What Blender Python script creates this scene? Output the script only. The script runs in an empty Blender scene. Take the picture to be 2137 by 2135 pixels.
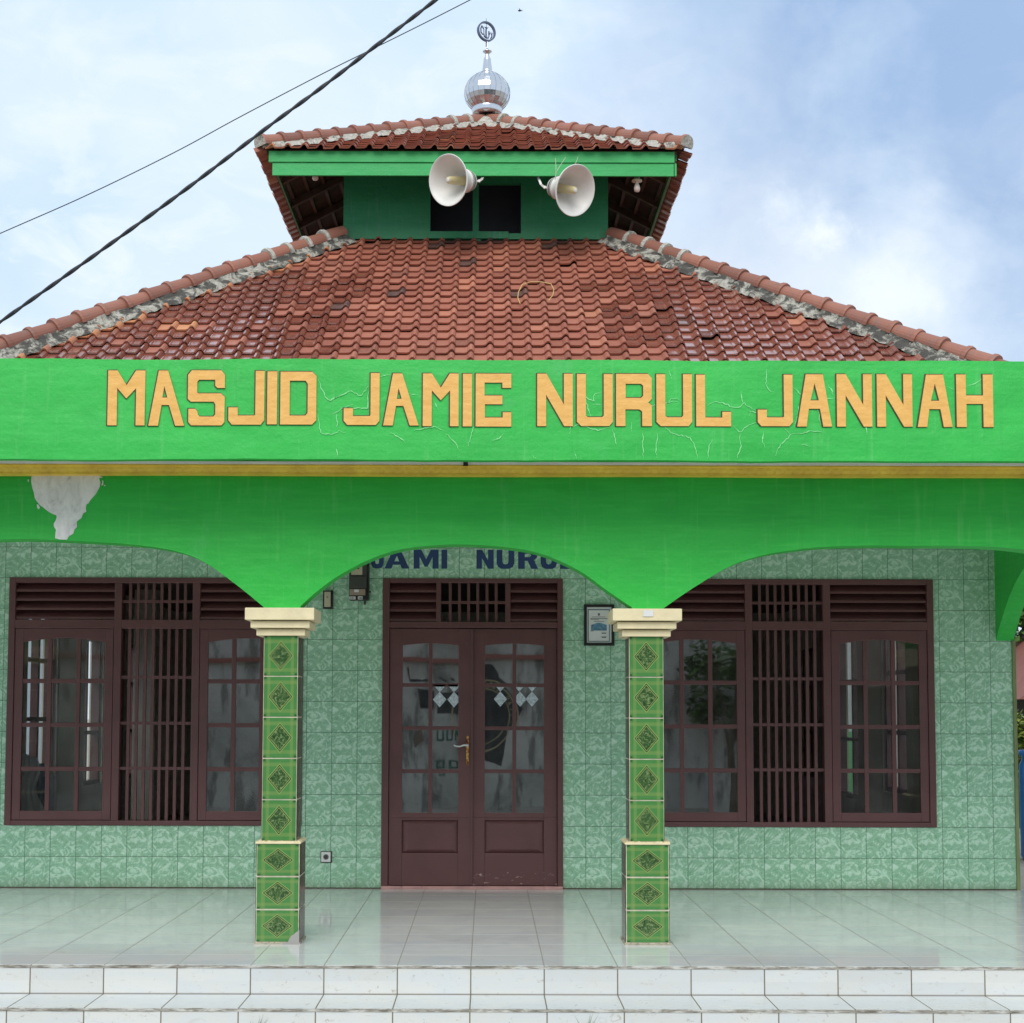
import bpy, bmesh, math, random
from math import sin, cos, pi, radians, atan2, sqrt
from mathutils import Vector, Matrix, noise as mnoise
random.seed(7)
sc = bpy.context.scene
COL = sc.collection
# ------------------------------------------------------------------ camera model
F = 3100.0; PX, PY = 1018.0, 1290.0; PIT = math.atan(200.0/F); CZ = 1.37
def W(px, py, Y):
    dx = (px-PX)/F; dy = (PY-py)/F
    dyy = cos(PIT)-dy*sin(PIT); dz = sin(PIT)+dy*cos(PIT)
    t = Y/dyy
    return (t*dx, CZ+t*dz)
def WX(px, py, Y): return W(px, py, Y)[0]
def WZ(px, py, Y): return W(px, py, Y)[1]
D = 2137/1932.0   # displayed px -> source px

# ------------------------------------------------------------------ key planes
YE = 8.20      # porch front edge
YC = 8.94      # column pedestal front
YA = 9.00      # arch beam front
YF = 8.42      # sign fascia front
YW = 11.77     # facade wall
XC = -0.12; YB = 16.06; HW = 4.27
YT = 14.72; HT = 1.337     # tower wall
YTE = 14.05; HTE = 2.01    # tower eave
CEIL = 2.93

# ------------------------------------------------------------------ node helpers
def newmat(name):
    m = bpy.data.materials.new(name); m.use_nodes = True
    nt = m.node_tree; b = nt.nodes['Principled BSDF']
    return m, nt, b
def nd(nt, typ, **kw):
    n = nt.nodes.new(typ)
    for k, v in kw.items():
        if k in ('inputs',):
            for kk, vv in v.items(): n.inputs[kk].default_value = vv
        else: setattr(n, k, v)
    return n
def lk(nt, a, b): nt.links.new(a, b)
def math_(nt, op, a, b=None, clamp=False):
    n = nt.nodes.new('ShaderNodeMath'); n.operation = op; n.use_clamp = clamp
    for i, v in enumerate((a, b)):
        if v is None: continue
        if isinstance(v, (int, float)): n.inputs[i].default_value = v
        else: lk(nt, v, n.inputs[i])
    return n.outputs[0]
def mixc(nt, fac, a, b):
    n = nt.nodes.new('ShaderNodeMix'); n.data_type = 'RGBA'
    for i, v in ((0, fac), (6, a), (7, b)):
        if isinstance(v, (int, float)): n.inputs[i].default_value = v
        elif isinstance(v, (tuple, list)): n.inputs[i].default_value = (v[0], v[1], v[2], 1)
        else: lk(nt, v, n.inputs[i])
    return n.outputs[2]
def ramp(nt, src, stops):
    n = nt.nodes.new('ShaderNodeValToRGB')
    el = n.color_ramp.elements
    while len(el) < len(stops): el.new(0.5)
    for e, (p, c) in zip(el, stops):
        e.position = p
        e.color = (c, c, c, 1) if isinstance(c, (int, float)) else (c[0], c[1], c[2], 1)
    lk(nt, src, n.inputs[0]); return n.outputs[0]
def objco(nt): return nt.nodes.new('ShaderNodeTexCoord').outputs['Object']
def nois(nt, co, scale, detail=4, rough=.55, dist=0.0, out=0):
    n = nt.nodes.new('ShaderNodeTexNoise'); n.inputs['Scale'].default_value = scale
    n.inputs['Detail'].default_value = detail; n.inputs['Roughness'].default_value = rough
    n.inputs['Distortion'].default_value = dist
    if co is not None: lk(nt, co, n.inputs['Vector'])
    return n.outputs[out]
def bump(nt, b, h, strength=.3, dist=.01):
    n = nt.nodes.new('ShaderNodeBump'); n.inputs['Strength'].default_value = strength
    n.inputs['Distance'].default_value = dist
    lk(nt, h, n.inputs['Height']); lk(nt, n.outputs[0], b.inputs['Normal'])
def mapping(nt, co, scale=(1,1,1), loc=(0,0,0)):
    n = nt.nodes.new('ShaderNodeMapping'); n.inputs['Scale'].default_value = scale; n.inputs['Location'].default_value = loc
    lk(nt, co, n.inputs['Vector']); return n.outputs[0]
def sepxyz(nt, co):
    n = nt.nodes.new('ShaderNodeSeparateXYZ'); lk(nt, co, n.inputs[0]); return n.outputs
def comb(nt, x, y, z):
    n = nt.nodes.new('ShaderNodeCombineXYZ')
    for i, v in enumerate((x, y, z)):
        if isinstance(v, (int, float)): n.inputs[i].default_value = v
        else: lk(nt, v, n.inputs[i])
    return n.outputs[0]

def simple(name, col, rough=.5, metal=0.0, var=.12, scale=6, bmp=.15, spec=.5, bscale=60, coat=0):
    m, nt, b = newmat(name); co = objco(nt)
    n1 = nois(nt, co, scale, 5)
    c1 = tuple(c*(1-var) for c in col); c2 = tuple(min(1, c*(1+var)) for c in col)
    lk(nt, mixc(nt, ramp(nt, n1, [(.3, 0), (.7, 1)]), c1, c2), b.inputs['Base Color'])
    b.inputs['Roughness'].default_value = rough; b.inputs['Metallic'].default_value = metal
    b.inputs['Specular IOR Level'].default_value = spec
    b.inputs['Coat Weight'].default_value = coat
    if bmp: bump(nt, b, nois(nt, co, bscale, 3), bmp, .004)
    return m

M = {}
def green(name, col, rough=.5, bmpd=.006, streak=True):
    m, nt, b = newmat(name); co = objco(nt)
    a = nois(nt, mapping(nt, co, (1.5, 1.5, 3)), 1.3, 6, .6)
    s = nois(nt, mapping(nt, co, (1.2, 1.2, 14)), 3.0, 5, .6)
    v = nois(nt, mapping(nt, co, (16, 16, 1.3)), 1.6, 4, .6)
    d = tuple(c*.82 for c in col); l = (min(1, col[0]*1.6+.01), min(1, col[1]*1.13), col[2]*1.35)
    c = mixc(nt, ramp(nt, a, [(.3, 0), (.7, 1)]), d, col)
    c = mixc(nt, ramp(nt, s, [(.45, 0), (.8, .55)]), c, l)
    if streak:
        c = mixc(nt, ramp(nt, v, [(.58, 0), (.78, .4)]), c, (l[0]*2.2+.02, l[1], l[2]*1.8))
        v2 = nois(nt, mapping(nt, co, (22, 22, .9)), 1.3, 5, .7)
        c = mixc(nt, ramp(nt, v2, [(.60, 0), (.80, .35)]), c, tuple(q*.55 for q in col))
        blot = nois(nt, co, 2.2, 6, .7, .5)
        c = mixc(nt, ramp(nt, blot, [(.58, 0), (.72, .3)]), c, (col[0]*3, col[1]*.95, col[2]*2.2))
    g = nois(nt, co, 9, 6, .7)
    c = mixc(nt, ramp(nt, g, [(.66, 0), (.72, .35)]), c, tuple(x*.6 for x in col))
    lk(nt, c, b.inputs['Base Color']); b.inputs['Roughness'].default_value = rough
    b.inputs['Specular IOR Level'].default_value = .35
    h = math_(nt, 'ADD', math_(nt, 'MULTIPLY', nois(nt, co, 5, 5, .6), 1.0), math_(nt, 'MULTIPLY', nois(nt, co, 45, 3), .15))
    bump(nt, b, h, .6, bmpd*3)
    return m
M['green'] = green('green_paint', (.034, .49, .075))
M['green_arch'] = green('green_arch_paint', (.028, .50, .060))
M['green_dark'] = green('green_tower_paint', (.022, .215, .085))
M['green_wood'] = green('green_wood_paint', (.04, .40, .11), streak=False)
M['crack'] = simple('crack_filler', (.24, .72, .28), .7)
def gold():
    m, nt, b = newmat('ochre_letter_paint'); co = objco(nt)
    n1 = nois(nt, mapping(nt, co, (4, 4, 9)), 2.2, 6, .65)
    n2 = nois(nt, co, 30, 4, .6)
    c = mixc(nt, ramp(nt, n1, [(.3, 0), (.7, 1)]), (.70, .37, .08), (.82, .47, .125))
    c = mixc(nt, ramp(nt, n2, [(.6, 0), (.75, .25)]), c, (.60, .30, .07))
    lk(nt, c, b.inputs['Base Color']); b.inputs['Roughness'].default_value = .55
    bump(nt, b, nois(nt, mapping(nt, co, (5, 5, 9)), 3, 4, .6), .45, .010); return m
M['gold'] = gold()
M['outline'] = simple('dark_outline_paint', (.05, .035, .012), .6)
M['yellow'] = simple('yellow_moulding_paint', (.95, .62, .08), .45, var=.15, scale=8)
M['white_strip'] = simple('white_strip_paint', (.80, .78, .72), .6, var=.1, scale=4)
M['cream'] = simple('cream_capital_paint', (.74, .64, .40), .55, var=.08, scale=14, bmp=.4)
M['grout'] = simple('cream_grout', (.66, .62, .46), .8, var=.2, scale=20, bmp=.5)
M['footmortar'] = simple('dirty_mortar', (.36, .33, .25), .9, var=.3, scale=25, bmp=.5)
M['maroon'] = simple('maroon_wood_paint', (.125, .050, .050), .38, var=.10, scale=5, bmp=.15)
M['pink'] = simple('pink_sill_tile', (.50, .27, .25), .4, var=.2, scale=8)
M['soffit'] = simple('white_ceiling', (.76, .76, .73), .8)
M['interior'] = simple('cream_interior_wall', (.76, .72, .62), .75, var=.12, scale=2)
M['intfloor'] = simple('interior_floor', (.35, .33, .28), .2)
M['darkwood'] = simple('dark_brown_wood', (.085, .04, .028), .7, var=.3, scale=9)
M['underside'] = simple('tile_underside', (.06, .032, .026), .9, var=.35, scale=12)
M['black'] = simple('black_plastic', (.012, .012, .013), .45)
M['darkgrey'] = simple('dark_grey_plastic', (.06, .057, .052), .4)
M['beige'] = simple('beige_plastic', (.52, .47, .33), .45)
M['tan'] = simple('tan_panel', (.33, .26, .19), .5)
M['whitep'] = simple('white_plastic', (.72, .72, .70), .35, var=.05)
M['hornw'] = simple('off_white_horn_paint', (.70, .68, .64), .4, var=.06, scale=7, bmp=.05)
M['horny'] = simple('aged_yellow_plastic', (.58, .50, .27), .4)
M['blue_text'] = simple('navy_letter_paint', (.022, .055, .16), .5)
M['metal'] = simple('galvanised_metal', (.45, .44, .43), .35, .9)
M['cable'] = simple('black_cable', (.02, .022, .028), .6)
M['brass'] = None
M['bin'] = simple('blue_plastic', (.03, .20, .62), .35)
M['cloth'] = simple('white_cloth', (.62, .62, .66), .9, var=.1)
M['bluecl'] = simple('blue_cloth', (.03, .07, .2), .9)
M['concrete'] = simple('grey_concrete', (.34, .33, .31), .9, var=.25, scale=3, bmp=.5)
M['putty'] = None

# brass plate with rust
m, nt, b = newmat('rusty_brass'); co = objco(nt)
n1 = nois(nt, co, 40, 4)
lk(nt, ramp(nt, n1, [(.42, (.62, .36, .09)), (.52, (.32, .11, .02)), (.62, (.10, .03, .015))]), b.inputs['Base Color'])
b.inputs['Metallic'].default_value = .5; b.inputs['Roughness'].default_value = .4; M['brass'] = m
# white putty
m, nt, b = newmat('white_filler_plaster'); co = objco(nt)
n1 = nois(nt, mapping(nt, co, (9, 9, 5)), 1.6, 6, .65, 1.0)
lk(nt, ramp(nt, n1, [(.30, (.46, .47, .46)), (.40, (.72, .71, .68)), (.6, (.86, .85, .81))]), b.inputs['Base Color'])
b.inputs['Roughness'].default_value = .9; bump(nt, b, n1, .7, .02); M['putty'] = m

# marbled wall tiles
def wall_tiles(axis='X'):
    m, nt, b = newmat('green_marbled_wall_tile'); co = objco(nt)
    x, y, z = sepxyz(nt, co)
    u = x if axis == 'X' else y
    us = math_(nt, 'DIVIDE', math_(nt, 'ADD', u, 3.636+20*.2005 if axis == 'X' else 20), .2005)
    vs = math_(nt, 'DIVIDE', math_(nt, 'ADD', z, 2.444), .2444)
    fu = math_(nt, 'FRACT', us); fv = math_(nt, 'FRACT', vs)
    iu = math_(nt, 'FLOOR', us); iv = math_(nt, 'FLOOR', vs)
    wn = nd(nt, 'ShaderNodeTexWhiteNoise', noise_dimensions='2D'); lk(nt, comb(nt, iu, iv, 0), wn.inputs['Vector'])
    rnd = wn.outputs['Value']
    seed = math_(nt, 'MULTIPLY', math_(nt, 'FLOOR', math_(nt, 'MULTIPLY', rnd, 3.99)), 7.3)
    loc = comb(nt, math_(nt, 'ADD', math_(nt, 'MULTIPLY', fu, .2), seed), math_(nt, 'MULTIPLY', fv, .2444), seed)
    a = nois(nt, loc, 11, 2.5, .5, 3.0)
    bb = nois(nt, loc, 26, 3, .6, 1.8)
    cc = nois(nt, co, .9, 3)
    fold = math_(nt, 'ABSOLUTE', math_(nt, 'SUBTRACT', a, .5))
    c = ramp(nt, a, [(.30, (.25, .48, .30)), (.44, (.35, .62, .42)), (.58, (.53, .79, .59)), (.72, (.66, .87, .72))])
    vein = ramp(nt, fold, [(0, 1), (.028, 0)])
    c = mixc(nt, math_(nt, 'MULTIPLY', vein, .6), c, (.13, .33, .19))
    c = mixc(nt, ramp(nt, bb, [(.58, 0), (.72, .55)]), c, (.66, .85, .72))
    c = mixc(nt, ramp(nt, bb, [(.28, .6), (.40, 0)]), c, (.17, .37, .22))
    c = mixc(nt, math_(nt, 'MULTIPLY', rnd, .16), c, (.20, .40, .24))
    eu = math_(nt, 'MINIMUM', fu, math_(nt, 'SUBTRACT', 1, fu))
    ev = math_(nt, 'MULTIPLY', math_(nt, 'MINIMUM', fv, math_(nt, 'SUBTRACT', 1, fv)), 1.22)
    e = math_(nt, 'MINIMUM', eu, ev)
    g = math_(nt, 'LESS_THAN', e, .0095)
    c = mixc(nt, ramp(nt, cc, [(.45, 0), (.75, .3)]), c, (.24, .42, .28))
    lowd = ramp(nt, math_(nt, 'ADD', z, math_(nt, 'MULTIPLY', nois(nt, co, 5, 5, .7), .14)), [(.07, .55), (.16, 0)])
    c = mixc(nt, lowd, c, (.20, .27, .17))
    c = mixc(nt, g, c, (.07, .17, .10))
    lk(nt, c, b.inputs['Base Color'])
    lk(nt, math_(nt, 'MAXIMUM', math_(nt, 'ADD', .12, math_(nt, 'MULTIPLY', rnd, .16)), math_(nt, 'MULTIPLY', g, .8)), b.inputs['Roughness'])
    tl = math_(nt, 'MULTIPLY', math_(nt, 'ADD', math_(nt, 'MULTIPLY', fu, math_(nt, 'SUBTRACT', rnd, .5)), math_(nt, 'MULTIPLY', fv, math_(nt, 'SUBTRACT', .5, rnd))), .9)
    bump(nt, b, math_(nt, 'ADD', ramp(nt, e, [(0, 0), (.02, 1)]), tl), .5, .004)
    return m
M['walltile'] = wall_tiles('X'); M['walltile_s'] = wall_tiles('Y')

# floor tiles (white glazed 40 cm)
def floor_tiles(name, mode):
    m, nt, b = newmat(name); co = objco(nt)
    x, y, z = sepxyz(nt, co)
    us = math_(nt, 'DIVIDE', math_(nt, 'ADD', x, 20.088), .4)
    if mode == 'top': vs = math_(nt, 'DIVIDE', math_(nt, 'SUBTRACT', y, YE-.045+.0-4.0), .4)
    elif mode == 'tread': vs = None
    else: vs = None
    fu = math_(nt, 'FRACT', us); iu = math_(nt, 'FLOOR', us)
    eu = math_(nt, 'MINIMUM', fu, math_(nt, 'SUBTRACT', 1, fu))
    if vs is not None:
        fv = math_(nt, 'FRACT', vs); iv = math_(nt, 'FLOOR', vs)
        ev = math_(nt, 'MINIMUM', fv, math_(nt, 'SUBTRACT', 1, fv))
    else:
        iv = math_(nt, 'MULTIPLY', math_(nt, 'ROUND', math_(nt, 'MULTIPLY', z, 6)), 1.0)
    wn = nd(nt, 'ShaderNodeTexWhiteNoise', noise_dimensions='2D'); lk(nt, comb(nt, iu, iv, 0), wn.inputs['Vector'])
    rnd = wn.outputs['Value']
    n1 = nois(nt, mapping(nt, co, (1, 1.6, 3)), 2.6, 6, .6, .8)
    n2 = nois(nt, co, 30, 5, .7, .5)
    n3 = nois(nt, mapping(nt, co, (1, 2.2, 2)), 7, 7, .7, 2.0)
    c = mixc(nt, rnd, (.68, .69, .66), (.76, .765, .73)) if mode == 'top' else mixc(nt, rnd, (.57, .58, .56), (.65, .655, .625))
    c = mixc(nt, ramp(nt, n1, [(.42, 0), (.62, .5)]), c, (.57, .61, .65))
    c = mixc(nt, ramp(nt, n3, [(.60, 0), (.70, .28)]), c, (.38, .37, .34))
    c = mixc(nt, ramp(nt, n2, [(.68, 0), (.72, .7)]), c, (.22, .20, .17))
    if mode != 'top':
        dn = nois(nt, mapping(nt, co, (5, 5, 9)), 3.0, 7, .75, 1.0)
        c = mixc(nt, ramp(nt, dn, [(.60, 0), (.66, .6)]), c, (.30, .25, .19))
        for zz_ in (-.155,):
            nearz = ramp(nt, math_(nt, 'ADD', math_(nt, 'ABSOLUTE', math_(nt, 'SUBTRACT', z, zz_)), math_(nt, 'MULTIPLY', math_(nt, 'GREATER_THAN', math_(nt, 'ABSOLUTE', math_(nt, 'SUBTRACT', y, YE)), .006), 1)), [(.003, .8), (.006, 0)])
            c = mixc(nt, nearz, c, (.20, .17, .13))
    else:
        dn = nois(nt, co, 1.7, 6, .7, .6)
        c = mixc(nt, ramp(nt, dn, [(.50, 0), (.72, .3)]), c, (.42, .41, .37))
    gv = math_(nt, 'LESS_THAN', eu, .0065 if mode == 'top' else .0085)
    c = mixc(nt, gv, c, (.24, .22, .18) if mode == 'top' else (.17, .15, .11))
    g = gv
    if vs is not None:
        gh = math_(nt, 'LESS_THAN', ev, .012)
        c = mixc(nt, math_(nt, 'MULTIPLY', gh, .6), c, (.36, .36, .34))
        g = math_(nt, 'MAXIMUM', gv, gh)
        e = math_(nt, 'MINIMUM', eu, ev)
    else: e = eu
    lk(nt, c, b.inputs['Base Color'])
    rr = ramp(nt, n1, [(.3, .05), (.7, .13)]) if mode == 'top' else ramp(nt, n1, [(.3, .25), (.7, .42)])
    lk(nt, math_(nt, 'MAXIMUM', rr, math_(nt, 'MULTIPLY', g, .8)), b.inputs['Roughness'])
    b.inputs['Specular IOR Level'].default_value = .9 if mode == 'top' else .4
    h = math_(nt, 'ADD', ramp(nt, e, [(0, 0), (.02, 1)]), math_(nt, 'MULTIPLY', nois(nt, co, 3.5, 2), .25))
    bump(nt, b, h, .25, .004)
    return m
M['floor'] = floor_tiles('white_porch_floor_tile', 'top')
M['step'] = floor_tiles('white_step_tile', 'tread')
m, nt, b = newmat('worn_step_nosing'); co = objco(nt)
n1 = nois(nt, mapping(nt, co, (6, 6, 30)), 2, 6, .7)
lk(nt, ramp(nt, n1, [(.35, (.13, .11, .085)), (.5, (.30, .28, .24)), (.62, (.55, .54, .50))]), b.inputs['Base Color'])
b.inputs['Roughness'].default_value = .8; M['nosing'] = m

# patterned column tile (UV per tile)
def column_tile():
    m, nt, b = newmat('diamond_column_tile')
    uv = nt.nodes.new('ShaderNodeUVMap').outputs[0]
    co = objco(nt)
    u, v, _ = sepxyz(nt, uv)
    au = math_(nt, 'ABSOLUTE', math_(nt, 'SUBTRACT', u, .5)); av = math_(nt, 'ABSOLUTE', math_(nt, 'SUBTRACT', v, .5))
    d = math_(nt, 'ADD', au, av)
    base = (.085, .30, .075)
    nn = nois(nt, co, 30, 3)
    c = mixc(nt, nn, (.050, .18, .045), (.075, .235, .065))
    def band(a, lo, hi): return math_(nt, 'MULTIPLY', math_(nt, 'GREATER_THAN', a, lo), math_(nt, 'LESS_THAN', a, hi))
    def soft(a, cen, wd):
        return ramp(nt, math_(nt, 'ABSOLUTE', math_(nt, 'SUBTRACT', a, cen)), [(0, .42), (wd*.6, .34), (wd, 0)])
    c = mixc(nt, soft(au, .35, .06), c, (.22, .30, .09))
    c = mixc(nt, soft(av, .36, .06), c, (.22, .30, .09))
    cor = math_(nt, 'MULTIPLY', math_(nt, 'GREATER_THAN', au, .425), math_(nt, 'GREATER_THAN', av, .445))
    c = mixc(nt, math_(nt, 'MULTIPLY', cor, .85), c, (.02, .08, .02))
    c = mixc(nt, band(d, .355, .385), c, (.22, .32, .10))
    mar = nois(nt, mapping(nt, co, (1, 1, 1)), 38, 3, .6, 2.2)
    mc = ramp(nt, mar, [(.32, (.016, .042, .012)), (.46, (.035, .09, .026)), (.58, (.09, .155, .055)), (.64, (.23, .29, .12)), (.72, (.06, .12, .035))])
    c = mixc(nt, math_(nt, 'LESS_THAN', d, .355), c, (.022, .055, .01))
    c = mixc(nt, math_(nt, 'LESS_THAN', d, .322), c, (.27, .34, .12))
    c = mixc(nt, math_(nt, 'LESS_THAN', d, .303), c, mc)
    lk(nt, c, b.inputs['Base Color']); b.inputs['Roughness'].default_value = .16
    return m
M['coltile'] = column_tile()
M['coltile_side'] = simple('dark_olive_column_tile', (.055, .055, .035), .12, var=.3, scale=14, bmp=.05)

# roof tile
def roof_mat(name, glaze=True):
    m, nt, b = newmat(name); co = objco(nt)
    at = nd(nt, 'ShaderNodeAttribute', attribute_name='tint'); gl = nd(nt, 'ShaderNodeAttribute', attribute_name='gloss')
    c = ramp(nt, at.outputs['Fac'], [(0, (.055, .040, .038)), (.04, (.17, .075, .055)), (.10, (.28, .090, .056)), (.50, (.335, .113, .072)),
                                      (.85, (.39, .142, .092)), (.93, (.46, .18, .11)), (.97, (.55, .24, .11)), (1, (.62, .30, .15))])
    n1 = nois(nt, co, 22, 5, .65); n2 = nois(nt, co, 1.2, 4)
    c = mixc(nt, ramp(nt, n1, [(.40, 0), (.75, .4)]), c, (.40, .18, .12))
    c = mixc(nt, ramp(nt, nois(nt, co, 12, 5, .7), [(.60, 0), (.76, .35)]), c, (.13, .065, .05))
    c = mixc(nt, ramp(nt, n2, [(.50, 0), (.75, .3)]), c, (.20, .10, .075))
    c = mixc(nt, math_(nt, 'MULTIPLY', gl.outputs['Fac'], .42), c, (.19, .036, .024))
    lk(nt, c, b.inputs['Base Color'])
    r = math_(nt, 'SUBTRACT', .72, math_(nt, 'MULTIPLY', gl.outputs['Fac'], .52))
    lk(nt, math_(nt, 'ADD', r, math_(nt, 'MULTIPLY', math_(nt, 'SUBTRACT', n1, .5), .2)), b.inputs['Roughness'])
    lk(nt, math_(nt, 'ADD', .3, math_(nt, 'MULTIPLY', gl.outputs['Fac'], .4)), b.inputs['Specular IOR Level'])
    bump(nt, b, n1, .25, .005)
    lk(nt, gl.outputs['Fac'], b.inputs['Coat Weight']); b.inputs['Coat Roughness'].default_value = .12; b.inputs['Coat IOR'].default_value = 1.7
    return m
M['tile'] = roof_mat('clay_roof_tile')
def ridge_mat(name, c0, c1):
    m, nt, b = newmat(name); co = objco(nt)
    at = nd(nt, 'ShaderNodeAttribute', attribute_name='tint')
    c = mixc(nt, at.outputs['Fac'], c0, c1)
    n1 = nois(nt, co, 14, 6, .7)
    c = mixc(nt, ramp(nt, n1, [(.52, 0), (.68, .55)]), c, (.16, .12, .10))
    lk(nt, c, b.inputs['Base Color']); b.inputs['Roughness'].default_value = .6
    bump(nt, b, n1, .4, .006); return m
M['ridge'] = ridge_mat('clay_ridge_tile', (.21, .082, .055), (.33, .135, .09))
m, nt, b = newmat('stained_ridge_mortar'); co = objco(nt)
n1 = nois(nt, co, 7, 7, .72, .6); n2 = nois(nt, co, 22, 5, .7)
x, y, z = sepxyz(nt, co)
c = ramp(nt, n2, [(.3, (.24, .225, .18)), (.5, (.40, .38, .32)), (.7, (.52, .50, .45))])
c = mixc(nt, ramp(nt, n1, [(.44, 0), (.53, .92)]), c, (.045, .042, .037))
lk(nt, c, b.inputs['Base Color']); b.inputs['Roughness'].default_value = .95; bump(nt, b, n2, 1.0, .02); M['mortar'] = m
m, nt, b = newmat('pale_ridge_mortar'); co = objco(nt)
n1 = nois(nt, co, 7, 7, .72, .6); n2 = nois(nt, co, 25, 5, .7)
c = ramp(nt, n2, [(.3, (.30, .28, .23)), (.5, (.46, .44, .38)), (.7, (.60, .58, .54))])
c = mixc(nt, ramp(nt, n1, [(.56, 0), (.64, .8)]), c, (.09, .085, .075))
lk(nt, c, b.inputs['Base Color']); b.inputs['Roughness'].default_value = .95; bump(nt, b, n2, 1.0, .02); M['mortar_pale'] = m

# chrome dome
m, nt, b = newmat('polished_steel'); co = objco(nt)
b.inputs['Base Color'].default_value = (.62, .63, .66, 1); b.inputs['Metallic'].default_value = 1; b.inputs['Roughness'].default_value = .14
bump(nt, b, nois(nt, co, 18, 3), .12, .01); M['chrome'] = m
m, nt, b = newmat('tarnished_steel_joint'); b.inputs['Base Color'].default_value = (.28, .28, .31, 1); b.inputs['Metallic'].default_value = .8; b.inputs['Roughness'].default_value = .4; M['chromedark'] = m

# glass
def glass(name, refl=.13, tint=(.80, .82, .80), rough=.015):
    m = bpy.data.materials.new(name); m.use_nodes = True; nt = m.node_tree
    nt.nodes.clear()
    o = nt.nodes.new('ShaderNodeOutputMaterial'); t = nt.nodes.new('ShaderNodeBsdfTransparent'); g = nt.nodes.new('ShaderNodeBsdfGlossy')
    t.inputs[0].default_value = (*tint, 1); g.inputs['Roughness'].default_value = rough; g.inputs['Color'].default_value = (1, 1, 1, 1)
    co = objco(nt); bp = nt.nodes.new('ShaderNodeBump'); bp.inputs['Strength'].default_value = .02; bp.inputs['Distance'].default_value = .01
    lk(nt, nois(nt, co, 2.5, 2), bp.inputs['Height']); lk(nt, bp.outputs[0], g.inputs['Normal'])
    fr = nt.nodes.new('ShaderNodeFresnel'); fr.inputs['IOR'].default_value = 1.5
    f = math_(nt, 'ADD', math_(nt, 'MULTIPLY', fr.outputs[0], 1.2), refl-.05)
    dirt = nois(nt, co, 6, 5, .7)
    mx = nt.nodes.new('ShaderNodeMixShader'); lk(nt, f, mx.inputs[0]); lk(nt, t.outputs[0], mx.inputs[1]); lk(nt, g.outputs[0], mx.inputs[2])
    df = nt.nodes.new('ShaderNodeBsdfDiffuse'); df.inputs[0].default_value = (.45, .45, .42, 1)
    m2 = nt.nodes.new('ShaderNodeMixShader'); lk(nt, ramp(nt, dirt, [(.40, .01), (.75, .07)]), m2.inputs[0])
    lk(nt, mx.outputs[0], m2.inputs[1]); lk(nt, df.outputs[0], m2.inputs[2]); lk(nt, m2.outputs[0], o.inputs[0])
    return m
M['glass'] = glass('window_glass', .055, (.92, .93, .91)); M['glass_door'] = glass('door_glass', .26, (.45, .46, .45))
M['glass_dark'] = glass('reflecting_glass', .22, (.5, .5, .5))
M['etch'] = simple('etched_glass_film', (.50, .56, .60), .3, var=.45, scale=70)

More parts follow.
